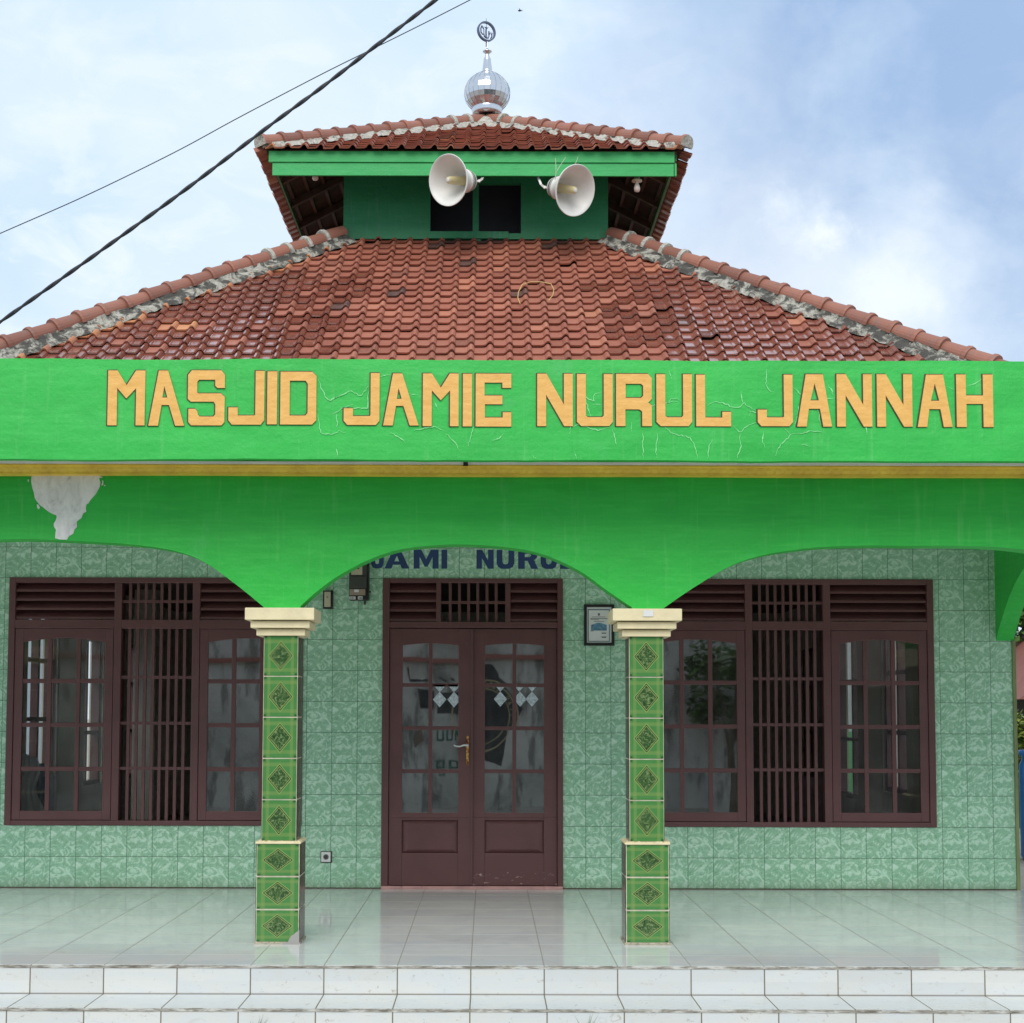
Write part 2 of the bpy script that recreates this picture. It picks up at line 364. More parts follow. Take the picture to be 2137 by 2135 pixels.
# ------------------------------------------------------------------ mesh builder
class MB:
    def __init__(s): s.v = []; s.f = []; s.mi = []; s.uv = {}; s.at = []
    def face(s, pts, mi=0, uv=None):
        b = len(s.v); s.v += [tuple(p) for p in pts]; s.f.append(tuple(range(b, b+len(pts)))); s.mi.append(mi)
        if uv: s.uv[len(s.f)-1] = uv
        return s
    def box(s, x0, x1, y0, y1, z0, z1, mi=0):
        b = len(s.v)
        s.v += [(x0,y0,z0),(x1,y0,z0),(x1,y1,z0),(x0,y1,z0),(x0,y0,z1),(x1,y0,z1),(x1,y1,z1),(x0,y1,z1)]
        for f in ((0,3,2,1),(4,5,6,7),(0,1,5,4),(1,2,6,5),(2,3,7,6),(3,0,4,7)):
            s.f.append(tuple(b+i for i in f)); s.mi.append(mi)
        return s
    def tube(s, pts, r, n=8, mi=0, cap=True, radii=None):
        pts = [Vector(p) for p in pts]; b = len(s.v); prev = None
        for i, p in enumerate(pts):
            if i == 0: t = pts[1]-p
            elif i == len(pts)-1: t = p-pts[i-1]
            else: t = pts[i+1]-pts[i-1]
            t.normalize()
            if prev is None:
                a = Vector((0,0,1)) if abs(t.z) < .9 else Vector((1,0,0))
                x = t.cross(a).normalized()
            else:
                x = (prev - t*prev.dot(t)).normalized()
            prev = x; y = t.cross(x)
            rr = radii[i] if radii else r
            for k in range(n):
                an = 2*pi*k/n; q = p+x*(cos(an)*rr)+y*(sin(an)*rr); s.v.append(tuple(q))
        for i in range(len(pts)-1):
            for k in range(n):
                a = b+i*n+k; c = b+i*n+(k+1) % n
                s.f.append((a, c, c+n, a+n)); s.mi.append(mi)
        if cap:
            s.f.append(tuple(b+k for k in range(n))[::-1]); s.mi.append(mi)
            e = b+(len(pts)-1)*n; s.f.append(tuple(e+k for k in range(n))); s.mi.append(mi)
        return s
    def lathe(s, prof, origin, axis=(0,0,1), n=32, mi=0, ribs=0, ribamp=0):
        # prof: list of (radius, along)
        o = Vector(origin); t = Vector(axis).normalized()
        a = Vector((0,0,1)) if abs(t.z) < .9 else Vector((1,0,0))
        x = t.cross(a).normalized(); y = t.cross(x); b = len(s.v)
        for (r, h) in prof:
            for k in range(n):
                an = 2*pi*k/n; rr = r
                s.v.append(tuple(o+t*h+x*cos(an)*rr+y*sin(an)*rr))
        for i in range(len(prof)-1):
            for k in range(n):
                p = b+i*n+k; q = b+i*n+(k+1) % n
                s.f.append((p, q, q+n, p+n)); s.mi.append(mi)
        return s
    def build(s, name, mats, parent=None, smooth=False, bevel=0, attrs=None, pinv=None):
        me = bpy.data.meshes.new(name); me.from_pydata(s.v, [], s.f)
        if not isinstance(mats, (list, tuple)): mats = [mats]
        for m in mats: me.materials.append(m)
        me.polygons.foreach_set('material_index', s.mi)
        if smooth: me.polygons.foreach_set('use_smooth', [True]*len(s.f))
        if s.uv:
            l = me.uv_layers.new(name='UVMap')
            for fi, uv in s.uv.items():
                p = me.polygons[fi]
                for li, c in zip(p.loop_indices, uv): l.data[li].uv = c
        if attrs:
            for k, vals in attrs.items():
                a = me.attributes.new(k, 'FLOAT', 'FACE'); a.data.foreach_set('value', vals)
        me.update()
        o = bpy.data.objects.new(name, me); COL.objects.link(o)
        if parent: setpar(o, parent)
        if bevel:
            bv = o.modifiers.new('bevel', 'BEVEL'); bv.width = bevel; bv.segments = 2; bv.limit_method = 'ANGLE'
        return o
def wloc(p):
    v = Vector((0,0,0))
    while p: v = v+Vector(p.location)+ (p.matrix_parent_inverse.translation if p.parent else Vector((0,0,0))); p = p.parent
    return v
def setpar(o, p):
    l = wloc(p); o.parent = p
    o.matrix_parent_inverse = Matrix.Translation(-l)
def empty(name, loc):
    o = bpy.data.objects.new(name, None); o.empty_display_size = .2; o.location = loc; COL.objects.link(o); return o
def tag(o, label=None, cat=None, group=None, kind=None):
    if label: o['label'] = label
    if cat: o['category'] = cat
    if group: o['group'] = group
    if kind: o['kind'] = kind
    return o
def poly_obj(name, loops, y, mat, depth, parent=None, offset=0.0, curve_y=None):
    """loops of (x,z) in world, front at y (toward camera), thickness depth*2 centred"""
    cu = bpy.data.curves.new('tmp', 'CURVE'); cu.dimensions = '2D'; cu.fill_mode = 'BOTH'; cu.extrude = depth; cu.offset = offset
    for lp in loops:
        s = cu.splines.new('POLY'); s.points.add(len(lp)-1)
        for p, (x, z) in zip(s.points, lp): p.co = (x, z, 0, 1)
        s.use_cyclic_u = True
    t = bpy.data.objects.new('tmp', cu); COL.objects.link(t)
    bpy.context.view_layer.update()
    dg = bpy.context.evaluated_depsgraph_get()
    me = bpy.data.meshes.new_from_object(t.evaluated_get(dg))
    bpy.data.objects.remove(t)
    for v in me.vertices:
        x, z, d = v.co; v.co = (x, y - d, z)
    me.materials.clear(); me.materials.append(mat); me.name = name
    o = bpy.data.objects.new(name, me); COL.objects.link(o)
    if parent: setpar(o, parent)
    return o

# ------------------------------------------------------------------ MOSQUE
mosque = empty('mosque', (XC, YB, 0))
tag(mosque, 'green village mosque with tiled two tier roof, arched porch and raised ochre name letters', 'mosque')

ZW0, ZW1 = 0.0, 3.3
WL = (-3.80, -1.462); WR = (1.205, 3.535); DR = (-.834, .596); WZ0, WZ1 = .4888, 2.444
XL, XR = XC-HW, 4.155
# facade wall (front, around openings); thickness .15
mb = MB()
def fw(x0, x1, z0, z1): mb.box(x0, x1, YW, YW+.15, z0, z1)
fw(XL, WL[0], 0, ZW1); fw(WL[1], DR[0], 0, ZW1); fw(DR[1], WR[0], 0, ZW1); fw(WR[1], XR, 0, ZW1)
fw(WL[0], WL[1], 0, WZ0); fw(WL[0], WL[1], WZ1, ZW1); fw(WR[0], WR[1], 0, WZ0); fw(WR[0], WR[1], WZ1, ZW1); fw(DR[0], DR[1], WZ1, ZW1)
mb.build('wall', M['walltile'], mosque)
# corner trim
MB().box(XR+.001, XR+.028, YW-.012, YW+.3, 0, 1.96).build('corner_trim', simple('olive_edge_paint', (.20, .24, .10), .6), mosque)
# dark skirting line
MB().box(XL, DR[0]-.002, YW-.006, YW-.0005, 0, .008).box(DR[1]+.002, XR, YW-.006, YW-.0005, 0, .008).build('skirting', M['outline'], mosque)
# interior faces + side walls with openings
mb = MB(); th = .15
def side_wall(mbb, x0, x1, openings):
    ys = YW+.15
    for (a, b_, z0, z1) in openings:
        mbb.box(x0, x1, ys, a, 0, ZW1); mbb.box(x0, x1, a, b_, 0, z0); mbb.box(x0, x1, a, b_, z1, ZW1); ys = b_
    mbb.box(x0, x1, ys, 20.3, 0, ZW1)
LO = [(13.7, 14.65, .75, 2.35), (15.4, 16.4, .6, 2.2), (17.6, 18.6, .6, 2.2)]
RO = [(14.25, 15.1, .6, 2.3), (15.85, 17.15, .45, 2.3), (18.2, 19.0, .6, 2.2)]
side_wall(mb, XL, XL+th, LO); side_wall(mb, XR-th, XR, RO)
mb.box(XL+th, XR-th, 20.15, 20.3, 0, ZW1)
mb.build('side_wall', M['interior'], mosque)
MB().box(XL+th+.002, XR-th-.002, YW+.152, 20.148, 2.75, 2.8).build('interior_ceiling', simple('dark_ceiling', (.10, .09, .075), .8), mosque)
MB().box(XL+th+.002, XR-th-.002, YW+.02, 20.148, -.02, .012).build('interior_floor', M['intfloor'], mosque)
# interior pillars
for (px, yy, w) in ((142, 13.3, .17), (1822, 13.6, .16), (300, 16.5, .25), (1500, 16.5, .25), (700, 17.5, .3)):
    x = WX(px, 1490, yy)
    MB().box(x-w/2, x+w/2, yy, yy+.25, .013, 2.749).build('interior_pillar', M['interior'], mosque, bevel=.01)
# side window frames of the far walls
def side_frame(x0, x1, a, b_, z0, z1):
    m_ = MB(); t = .05
    m_.box(x0, x1, a, a+t, z0, z1); m_.box(x0, x1, b_-t, b_, z0, z1); m_.box(x0, x1, a+t, b_-t, z0, z0+t); m_.box(x0, x1, a+t, b_-t, z1-t, z1)
    mid = (a+b_)/2; m_.box(x0+.01, x1-.01, mid-.03, mid+.03, z0+t, z1-t)
    for q in (.35, .7):
        zz = z0+(z1-z0)*q; m_.box(x0+.012, x1-.012, a+t, mid-.03, zz-.02, zz+.02); m_.box(x0+.012, x1-.012, mid+.03, b_-t, zz-.02, zz+.02)
    return m_
for a in LO: side_frame(XL+.03, XL+.12, *a).build('side_window', M['maroon'], mosque)
for a in RO: side_frame(XR-.12, XR-.03, *a).build('side_window', M['maroon'], mosque)

# ---------------- windows
def bars(mbx, x0, x1, z0, z1, n, y0, y1, w, rails=()):
    """n vertical bars evenly, horizontal rails at given z"""
    step = (x1-x0)/(n+1)
    for i in range(1, n+1):
        x = x0+step*i; mbx.box(x-w/2, x+w/2, y0, y1, z0, z1)
    for z in rails: mbx.box(x0, x1, y0+.004, y1-.004, z-w/2, z+w/2)
def louvre(x0, x1, z0, z1, n, y):
    m_ = MB(); st = (z1-z0)/n
    for i in range(n):
        zc = z0+st*i
        # slanted slat: outer edge low
        m_.v += [(x0, y, zc+.004), (x1, y, zc+.004), (x1, y+.07, zc+st*.9), (x0, y+.07, zc+st*.9), (x0, y, zc+.022), (x1, y, zc+.022), (x1, y+.07, zc+st*.9+.018), (x0, y+.07, zc+st*.9+.018)]
        b0 = len(m_.v)-8
        for f in ((0,3,2,1),(4,5,6,7),(0,1,5,4),(1,2,6,5),(2,3,7,6),(3,0,4,7)): m_.f.append(tuple(b0+k for k in f)); m_.mi.append(0)
    return m_
def leaf(x0, x1, z0, z1, cols, rows, parent, y, nm, glassmat, arch=True, stile=.065, top=.085, bot=.07, mun=.034, panel=0.0, matw=None):
    matw = matw or M['maroon']
    m_ = MB(); yy0, yy1 = y, y+.035
    px0, px1 = x0+stile, x1-stile; pz0, pz1 = z0+bot, z1-top
    m_.box(x0, px0, yy0, yy1, z0, z1); m_.box(px1, x1, yy0, yy1, z0, z1)
    m_.box(px0, px1, yy0, yy1, z0, pz0)
    # arched top rail
    K = 12; arc = (.020 if cols == 3 else .010) if arch else 0.0
    for k in range(K):
        a0 = px0+(px1-px0)*k/K; a1 = px0+(px1-px0)*(k+1)/K
        h0 = pz1-arc+arc*2*sin(pi*k/K)*.8; h1 = pz1-arc+arc*2*sin(pi*(k+1)/K)*.8
        b0 = len(m_.v)
        m_.v += [(a0,yy0,h0),(a1,yy0,h1),(a1,yy1,h1),(a0,yy1,h0),(a0,yy0,z1),(a1,yy0,z1),(a1,yy1,z1),(a0,yy1,z1)]
        for f in ((0,3,2,1),(4,5,6,7),(0,1,5,4),(2,3,7,6)): m_.f.append(tuple(b0+i for i in f)); m_.mi.append(0)
    cw = (px1-px0-mun*(cols-1))/cols; rh = (pz1-pz0-mun*(rows-1))/rows
    for c in range(1, cols):
        xx = px0+cw*c+mun*(c-1); m_.box(xx, xx+mun, yy0+.003, yy1-.003, pz0, pz1+arc)
    for r in range(1, rows):
        zz = pz0+rh*r+mun*(r-1)
        for c in range(cols):
            xa = px0+c*(cw+mun); m_.box(xa, xa+cw, yy0+.005, yy1-.005, zz, zz+mun)
    o = m_.build(nm, matw, parent, bevel=.003)
    panes = []
    for r in range(rows):
        for c in range(cols):
            xa = px0+c*(cw+mun); za = pz0+r*(rh+mun)
            zt = za+rh+(arc*1.2 if r == rows-1 else 0)
            g = glassmat(r, c) if callable(glassmat) else glassmat
            tl = random.uniform(-.0006, .0006)
            mg = MB(); a = y+.014; t2 = random.uniform(-.0006, .0006)
            mg.face([(xa-.004, a, za-.004), (xa+cw+.004, a+tl, za-.004), (xa+cw+.004, a+tl+t2, zt+.004), (xa-.004, a+t2, zt+.004)])
            mg.face([(xa-.004, a+.003, za-.004), (xa-.004, a+t2+.003, zt+.004), (xa+cw+.004, a+tl+t2+.003, zt+.004), (xa+cw+.004, a+tl+.003, za-.004)])
            panes.append((xa, xa+cw, za, zt)); mg.build('pane', g, parent)
    return o, panes
def window(X0, X1, gl_left, gl_right):
    z0, z1 = WZ0, WZ1; w = X1-X0; s = w/2.33; h = z1-z0
    fy = YW-.018
    X = lambda a: X0+a*s
    f = MB()
    fr = .052
    f.box(X0, X(fr), fy, YW+.11, z0, z1); f.box(X(2.33-fr), X1, fy, YW+.11, z0, z1)
    f.box(X(fr), X(2.33-fr), fy, YW+.11, z1-.042, z1); f.box(X(fr), X(2.33-fr), fy, YW+.11, z0, z0+.038)
    for (a, b_) in ((.835, .893), (1.452, 1.512)): f.box(X(a), X(b_), fy+.003, YW+.108, z0+.038, z1-.042)
    tz0, tz1 = z1-.405, z1-.335
    f.box(X(fr), X(.835), fy+.002, YW+.107, tz0, tz1); f.box(X(.893), X(1.452), fy+.002, YW+.107, tz0, tz1); f.box(X(1.512), X(2.33-fr), fy+.002, YW+.107, tz0, tz1)
    wo = f.build('window', M['maroon'], mosque, bevel=.004)
    louvre(X(fr)+.001, X(.835)-.001, tz1, z1-.045, 4, YW-.002).build('louvre', M['maroon'], wo)
    louvre(X(1.512)+.001, X(2.33-fr)-.001, tz1, z1-.045, 4, YW-.002).build('louvre', M['maroon'], wo)
    g = MB(); bars(g, X(.893), X(1.452), tz1, z1-.042, 8, YW+.005, YW+.025, .022, [(tz1+z1-.042)/2])
    g.build('upper_grille', M['maroon'], wo)
    g = MB(); zb = z0+.038; rz = [zb+(tz0-zb)*q for q in (.27, .505, .745)]
    bars(g, X(.893), X(1.452), zb, tz0, 8, YW+.005, YW+.025, .024, rz)
    g.build('grille', M['maroon'], wo)
    leaf(X(fr)+.004, X(.835)-.004, z0+.042, tz0-.003, 3, 4, wo, YW-.012, 'window_leaf', gl_left)
    leaf(X(1.512)+.004, X(2.33-fr)-.004, z0+.042, tz0-.003, 3, 4, wo, YW-.012, 'window_leaf', gl_right)
    return wo
window(*WL, M['glass'], M['glass_dark'])
window(*WR, M['glass_dark'], M['glass'])

# ---------------- door
def door():
    x0, x1 = DR; z1 = WZ1; fy = YW-.02; s = (x1-x0)/913.0
    X = lambda p: x0+(p-355)*s
    Z = lambda p: (1812-p)/1544.0*WZ1
    f = MB()
    f.box(x0, X(390), fy, YW+.11, .0, z1); f.box(X(1240), x1, fy, YW+.11, .0, z1)
    f.box(X(390), X(1240), fy, YW+.11, Z(290), z1); f.box(X(390), X(1240), fy+.002, YW+.11, Z(516), Z(486))
    f.box(X(626), X(650), fy+.003, YW+.1, Z(486), Z(290)); f.box(X(976), X(1002), fy+.003, YW+.1, Z(486), Z(290))
    d = f.build('door', M['maroon'], mosque, bevel=.004)
    louvre(X(390)+.001, X(626)-.001, Z(486), Z(292), 4, YW-.002).build('louvre', M['maroon'], d)
    louvre(X(1002)+.001, X(1240)-.001, Z(486), Z(292), 4, YW-.002).build('louvre', M['maroon'], d)
    g = MB(); bars(g, X(650), X(976), Z(486), Z(290), 6, YW+.005, YW+.022, .022, [(Z(486)+Z(290))/2]); g.build('upper_grille', M['maroon'], d)
    # leaf upper glazed part + lower panel
    for (a, b_, yy) in ((392, 806, YW-.004), (808, 1238, YW+.012)):
        aa, bb = X(a), X(b_)
        st = X(458)-X(392)
        lo, ps = leaf(aa, bb, Z(1462), Z(520), 2, 4, d, yy, 'door_leaf', M['glass_door'], True, st, Z(520)-Z(598), Z(1437)-Z(1462), .030)
        m_ = MB(); y1 = yy+.035; zb = Z(1795)
        pz1, pz0 = Z(1475), Z(1637); p0, p1 = aa+st, bb-st
        m_.box(aa, p0, yy, y1, zb, Z(1462)-.0005); m_.box(p1, bb, yy, y1, zb, Z(1462)-.0005)
        m_.box(p0, p1, yy, y1, zb, pz0); m_.box(p0, p1, yy, y1, pz1, Z(1462)-.0005)
        m_.build('door_base', M['maroon_worn'] if a == 808 else M['maroon'], d, bevel=.003)
        q = MB(); c = .03; yb = yy+.022; yf = yy+.004
        o_ = [(p0, yb, pz0), (p1, yb, pz0), (p1, yb, pz1), (p0, yb, pz1)]; i_ = [(p0+c*1.6, yf, pz0+c), (p1-c*1.6, yf, pz0+c), (p1-c*1.6, yf, pz1-c), (p0+c*1.6, yf, pz1-c)]
        for k in range(4): q.face([o_[k], o_[(k+1) % 4], i_[(k+1) % 4], i_[k]])
        q.face(i_); q.build('door_panel', M['maroon'], d)
    # cover strip
    MB().box(X(803), X(814), YW-.012, YW-.0045, Z(1795), Z(522)).build('cover_strip', M['maroon'], d, bevel=.002)
    # handle
    yy = YW-.0125
    hp = MB(); n = 14; cx = X(787); zt, zb2 = Z(1056), Z(1200); hw = .0105
    pts = [(cx+cos(pi*k/n)*hw, zt-hw+sin(pi*k/n)*hw) for k in range(n+1)]+[(cx-cos(pi*k/n)*hw, zb2+hw-sin(pi*k/n)*hw) for k in range(n+1)]
    po = poly_obj('handle_plate', [pts], yy-.0, M['brass'], .004, d)
    h = MB(); cz = Z(1103)
    h.tube([(cx, yy-.002, cz), (cx, yy-.045, cz)], .009, 12)
    h.tube([(cx, yy-.045, cz+.001), (cx-.03, yy-.05, cz+.002), (cx-.06, yy-.048, cz-.008), (cx-.09, yy-.046, cz-.006), (cx-.108, yy-.044, cz+.003)], .006, 10, radii=[.009, .007, .006, .0055, .005])
    h.build('handle', M['whitep'], d, smooth=True)
    # etched diamonds
    def dia(px, py, r, lo=None):
        x = X(px); z = Z(py); rr = r*s; rz = r/1544.0*WZ1*1.15
        y = YW+.001 if px < 806 else YW+.018
        P = [(x-rr, z), (x, z-rz), (x+rr, z), (x, z+rz)]
        if lo == 'b': P = [(x-rr, z), (x, z-rz), (x+rr, z)]
        MB().face([(a, y, b_) for a, b_ in P]).build('etched_diamond', M['etch'], d)
    for px in (645, 718): dia(px, 875, 34)
    for px in (645, 718): dia(px, 800, 34, 'b')
    for px in (952, 1052, 1112): dia(px, 872, 33)
    for px in (952, 1112, 1048): dia(px, 797, 33, 'b')
    return d
mw, nt, b = newmat('worn_maroon_paint'); co = objco(nt)
x, y, z = sepxyz(nt, co)
n1 = nois(nt, mapping(nt, co, (9, 1, 22)), 1.8, 6, .7)
msk = math_(nt, 'MULTIPLY', ramp(nt, n1, [(.60, 0), (.63, 1)]), math_(nt, 'LESS_THAN', z, .13))
lk(nt, mixc(nt, msk, (.125, .05, .05), (.42, .33, .28)), b.inputs['Base Color']); b.inputs['Roughness'].default_value = .4; M['maroon_worn'] = mw
door()
sl = MB()
xx = DR[0]+.001
while xx < DR[1]-.01:
    x2 = min(xx+.16, DR[1]-.001); sl.box(xx+.001, x2-.001, YW-.03, YW+.12, 0.0, .022); xx = x2
sl.build('door_sill', M['pink'], mosque, bevel=.002)

# ---------------- painted wall lettering (JAMI NURUL ...)
GL = {
'M': [[(0,0),(0,1),(.25,1),(.5,.73),(.75,1),(1,1),(1,0),(.76,0),(.76,.68),(.5,.49),(.25,.68),(.25,0)]],
'A': [[(0,0),(.27,1),(.53,1),(1,0),(.75,0),(.57,.375),(.36,.375),(.27,0)], [(.38,.51),(.52,.51),(.43,.72)]],
'a': [[(0,0),(.26,1),(.75,1),(1,0),(.75,0),(.66,.34),(.34,.34),(.27,0)], [(.39,.5),(.63,.5),(.51,.83)]],
'S': [[(.1,1),(.9,1),(1,.92),(1,.68),(.8,.68),(.74,.72),(.74,.83),(.3,.83),(.25,.79),(.25,.6),(.29,.58),(.9,.58),(1,.52),(1,.06),(.92,0),(.1,0),(.02,.06),(.02,.3),(.2,.3),(.26,.26),(.28,.19),(.33,.16),(.7,.16),(.75,.2),(.75,.38),(.7,.43),(.08,.43),(0,.48),(0,.92)]],
'J': [[(.75,1),(1,1),(1,.08),(.9,0),(.1,0),(0,.08),(0,.32),(.26,.32),(.26,.17),(.73,.17),(.75,.19)]],
'I': [[(0,0),(0,1),(1,1),(1,0)]],
'D': [[(0,0),(0,1),(.88,1),(1,.92),(1,.08),(.88,0)], [(.26,.17),(.26,.83),(.7,.83),(.76,.77),(.76,.22),(.7,.17)]],
'E': [[(0,0),(0,1),(1,1),(1,.73),(.75,.73),(.75,.83),(.25,.83),(.25,.585),(.75,.585),(.75,.42),(.26,.42),(.26,.17),(.76,.17),(.76,.27),(1,.27),(1,0)]],
'N': [[(0,0),(0,1),(.26,1),(.75,.41),(.75,1),(1,1),(1,0),(.76,0),(.25,.6),(.25,0)]],
'U': [[(0,1),(.25,1),(.25,.2),(.3,.17),(.7,.17),(.75,.2),(.75,1),(1,1),(1,.08),(.9,0),(.12,0),(0,.08)]],
'R': [[(0,0),(0,1),(.9,1),(1,.92),(1,.52),(.9,.45),(1,.4),(1,0),(.73,0),(.73,.28),(.65,.32),(.26,.32),(.26,0)], [(.27,.54),(.27,.81),(.7,.81),(.76,.77),(.76,.58),(.7,.54)]],
'L': [[(0,0),(0,1),(.26,1),(.26,.17),(.75,.17),(.75,.28),(1,.28),(1,0)]],
'H': [[(0,0),(0,1),(.26,1),(.26,.6),(.73,.6),(.73,1),(1,1),(1,0),(.73,0),(.73,.44),(.27,.44),(.27,0)]],
# bold painted versions
'bJ': [[(.66,1),(1,1),(1,.28),(.95,.12),(.82,.03),(.6,0),(.4,0),(.2,.03),(.06,.12),(0,.3),(0,.42),(.33,.42),(.35,.3),(.42,.24),(.58,.24),(.65,.3),(.66,.4)]],
'bA': [[(0,0),(.34,1),(.64,1),(1,0),(.70,0),(.64,.2),(.34,.2),(.29,0)], [(.40,.38),(.59,.38),(.5,.68)]],
'bM': [[(0,0),(0,1),(.31,1),(.5,.5),(.69,1),(1,1),(1,0),(.76,0),(.76,.62),(.56,.1),(.44,.1),(.24,.62),(.24,0)]],
'bN': [[(0,0),(0,1),(.33,1),(.67,.45),(.67,1),(1,1),(1,0),(.68,0),(.32,.56),(.32,0)]],
'bU': [[(0,1),(.33,1),(.33,.38),(.38,.27),(.5,.23),(.62,.27),(.67,.38),(.67,1),(1,1),(1,.3),(.92,.1),(.72,0),(.28,0),(.08,.1),(0,.3)]],
'bR': [[(0,0),(0,1),(.7,1),(.9,.93),(.97,.75),(.92,.56),(.78,.47),(1,0),(.66,0),(.47,.42),(.33,.42),(.33,0)], [(.33,.62),(.33,.8),(.57,.8),(.65,.71),(.57,.62)]],
'bL': [[(0,0),(0,1),(.36,1),(.36,.24),(1,.24),(1,0)]],
}
def glyph(key, x0, x1, z0, z1): return [[(x0+a*(x1-x0), z0+b_*(z1-z0)) for a, b_ in lp] for lp in GL[key]]
zt, zb_ = WZ(900, 1147.5, YW), WZ(900, 1187, YW)
for ch, a, b_ in (('bJ', 774, 800), ('bA', 802, 854), ('bM', 863, 915), ('I', 921, 933), ('bN', 994, 1030), ('bU', 1036, 1073), ('bR', 1081, 1123), ('bU', 1128, 1162), ('bL', 1169, 1200),
                  ('bM', 560, 607), ('bA', 612, 660), ('bJ', 1240, 1266), ('bA', 1270, 1320), ('bN', 1326, 1362), ('bN', 1370, 1406), ('bA', 1412, 1462), ('I', 730, 742)):
    if a in (560, 612, 730): continue
    poly_obj('painted_letter', glyph(ch, WX(a, 1170, YW), WX(b_, 1170, YW), zb_, zt), YW-.0008, M['blue_text'], .0008, mosque)

# ---------------- porch roof slab, fascia, soffit
FX0, FX1 = -6.2, 6.4
zf0 = WZ(1068, 960, YF); zf1 = WZ(1068, 751, YF)
random.seed(3)
fb = MB(); NX = 260
def wob(x, s, a): return mnoise.noise(Vector((x*s, 3.3, a*7)))*a
rowsz = 6
ids = []
for i in range(NX+1):
    x = FX0+(FX1-FX0)*i/NX
    col = []
    for j in range(rowsz+1):
        z = zf0+(zf1-zf0)*j/rowsz
        if j == 0: z += wob(x, 1.1, .008)+wob(x, 7, .003)
        if j == rowsz: z += wob(x, 1.3, .008)+wob(x, 9, .003)
        y = YF+wob(x+z*3, 1.7, .003) if 0 < j < rowsz else YF+.003
        fb.v.append((x, y, z)); col.append(len(fb.v)-1)
    fb.v.append((x, YF+.065, col and fb.v[col[-1]][2])); fb.v.append((x, YF+.065, fb.v[col[0]][2]))
    col += [len(fb.v)-2, len(fb.v)-1]; ids.append(col)
for i in range(NX):
    a, c = ids[i], ids[i+1]
    for j in range(rowsz+2):
        j2 = (j+1) % (rowsz+3) if j < rowsz+2 else 0
        fb.f.append((a[j], c[j], c[j2 if j2 < len(a) else 0], a[j2 if j2 < len(a) else 0])); fb.mi.append(0)
    fb.f.append((a[rowsz+2], c[rowsz+2], c[0], a[0])); fb.mi.append(0)
# cracks in the plaster: light ribbons belonging to the fascia surface
def ribbon(pts, w=2.2):
    fine = []
    for k in range(len(pts)-1):
        (x0, y0), (x1, y1) = pts[k], pts[k+1]; n = max(2, int(math.hypot(x1-x0, y1-y0)/5))
        for q in range(n):
            t = q/n; fine.append((x0+(x1-x0)*t+random.uniform(-1.6, 1.6), y0+(y1-y0)*t+random.uniform(-1.6, 1.6)))
    fine.append(pts[-1])
    for k in range(len(fine)-1):
        (x0, y0), (x1, y1) = fine[k], fine[k+1]; L = math.hypot(x1-x0, y1-y0) or 1
        ww = w*.5*random.uniform(.5, 1.15)*min(1, .35+1.3*min(k, len(fine)-2-k)/len(fine)*2)
        nx, ny = -(y1-y0)/L*ww, (x1-x0)/L*ww
        P = []
        for (a, b_) in ((x0+nx, y0+ny), (x1+nx, y1+ny), (x1-nx, y1-ny), (x0-nx, y0-ny)):
            X_, Z_ = W(a, b_, YF-.0035); P.append((X_, YF-.0035, Z_))
        fb.face(P, 1)
cr = [  # traced in source px
 [(664,793),(677,830),(688,836),(700,830),(712,826)], [(690,836),(712,824),(730,815),(752,827),(768,806)], [(662,865),(668,905),(690,908),(708,900),(720,903)], [(690,866),(700,862),(712,853),(735,845)], [(700,862),(704,895)],
 [(768,815),(765,852),(716,852)], [(793,787),(815,783)], [(853,822),(872,825)], [(905,838),(914,855)], [(862,898),(880,895),(905,890),(925,898)], [(815,905),(830,910),(845,925)],
 [(930,905),(950,925),(958,940)], [(976,930),(985,900),(991,880)], [(1235,880),(1218,826),(1237,838),(1240,822),(1255,818)], [(1236,842),(1255,843)], [(1188,905),(1190,890),(1205,886),(1230,893),(1248,897),(1275,890)],
 [(1277,895),(1283,920),(1286,928)], [(1340,878),(1348,850),(1405,835),(1415,838)], [(1387,846),(1400,832),(1412,830),(1422,838)], [(1372,905),(1368,940),(1370,955)], [(1382,888),(1405,905),(1440,912),(1448,930),(1455,955)],
 [(1475,845),(1490,838),(1508,840),(1528,848),(1545,848),(1552,840),(1578,856)], [(1545,815),(1550,840)], [(1530,888),(1540,900),(1548,898),(1562,885),(1580,880)], [(1542,902),(1545,930),(1538,955)], [(1600,770),(1597,800),(1605,815),(1612,815)],
 [(1485,915),(1478,935),(1476,956)], [(1632,890),(1650,905),(1625,930),(1618,950)], [(1650,905),(1672,903),(1695,897),(1715,900)], [(1655,808),(1675,825)], [(1725,800),(1735,815),(1737,822)], [(1705,852),(1712,885)], [(1670,828),(1662,870),(1656,890)],
 [(1720,832),(1742,828)], [(2015,805),(2030,800),(2048,786)], [(1976,805),(1990,812)], [(1594,900),(1590,915),(1595,932)], [(1672,925),(1690,930)], [(1200,940),(1202,957)], [(1110,950),(1118,956)], [(1028,920),(1040,915),(1050,905)], [(1340,900),(1342,957)],
 [(1567,856),(1563,867)], [(700,935),(705,955)], [(1805,880),(1808,905)], [(1560,856),(1590,862)], [(1395,772),(1400,790)], [(1318,880),(1317,900)]]
for c in cr: ribbon(c, 2.1)
fascia = fb.build('fascia', [M['green'], M['crack']], mosque)
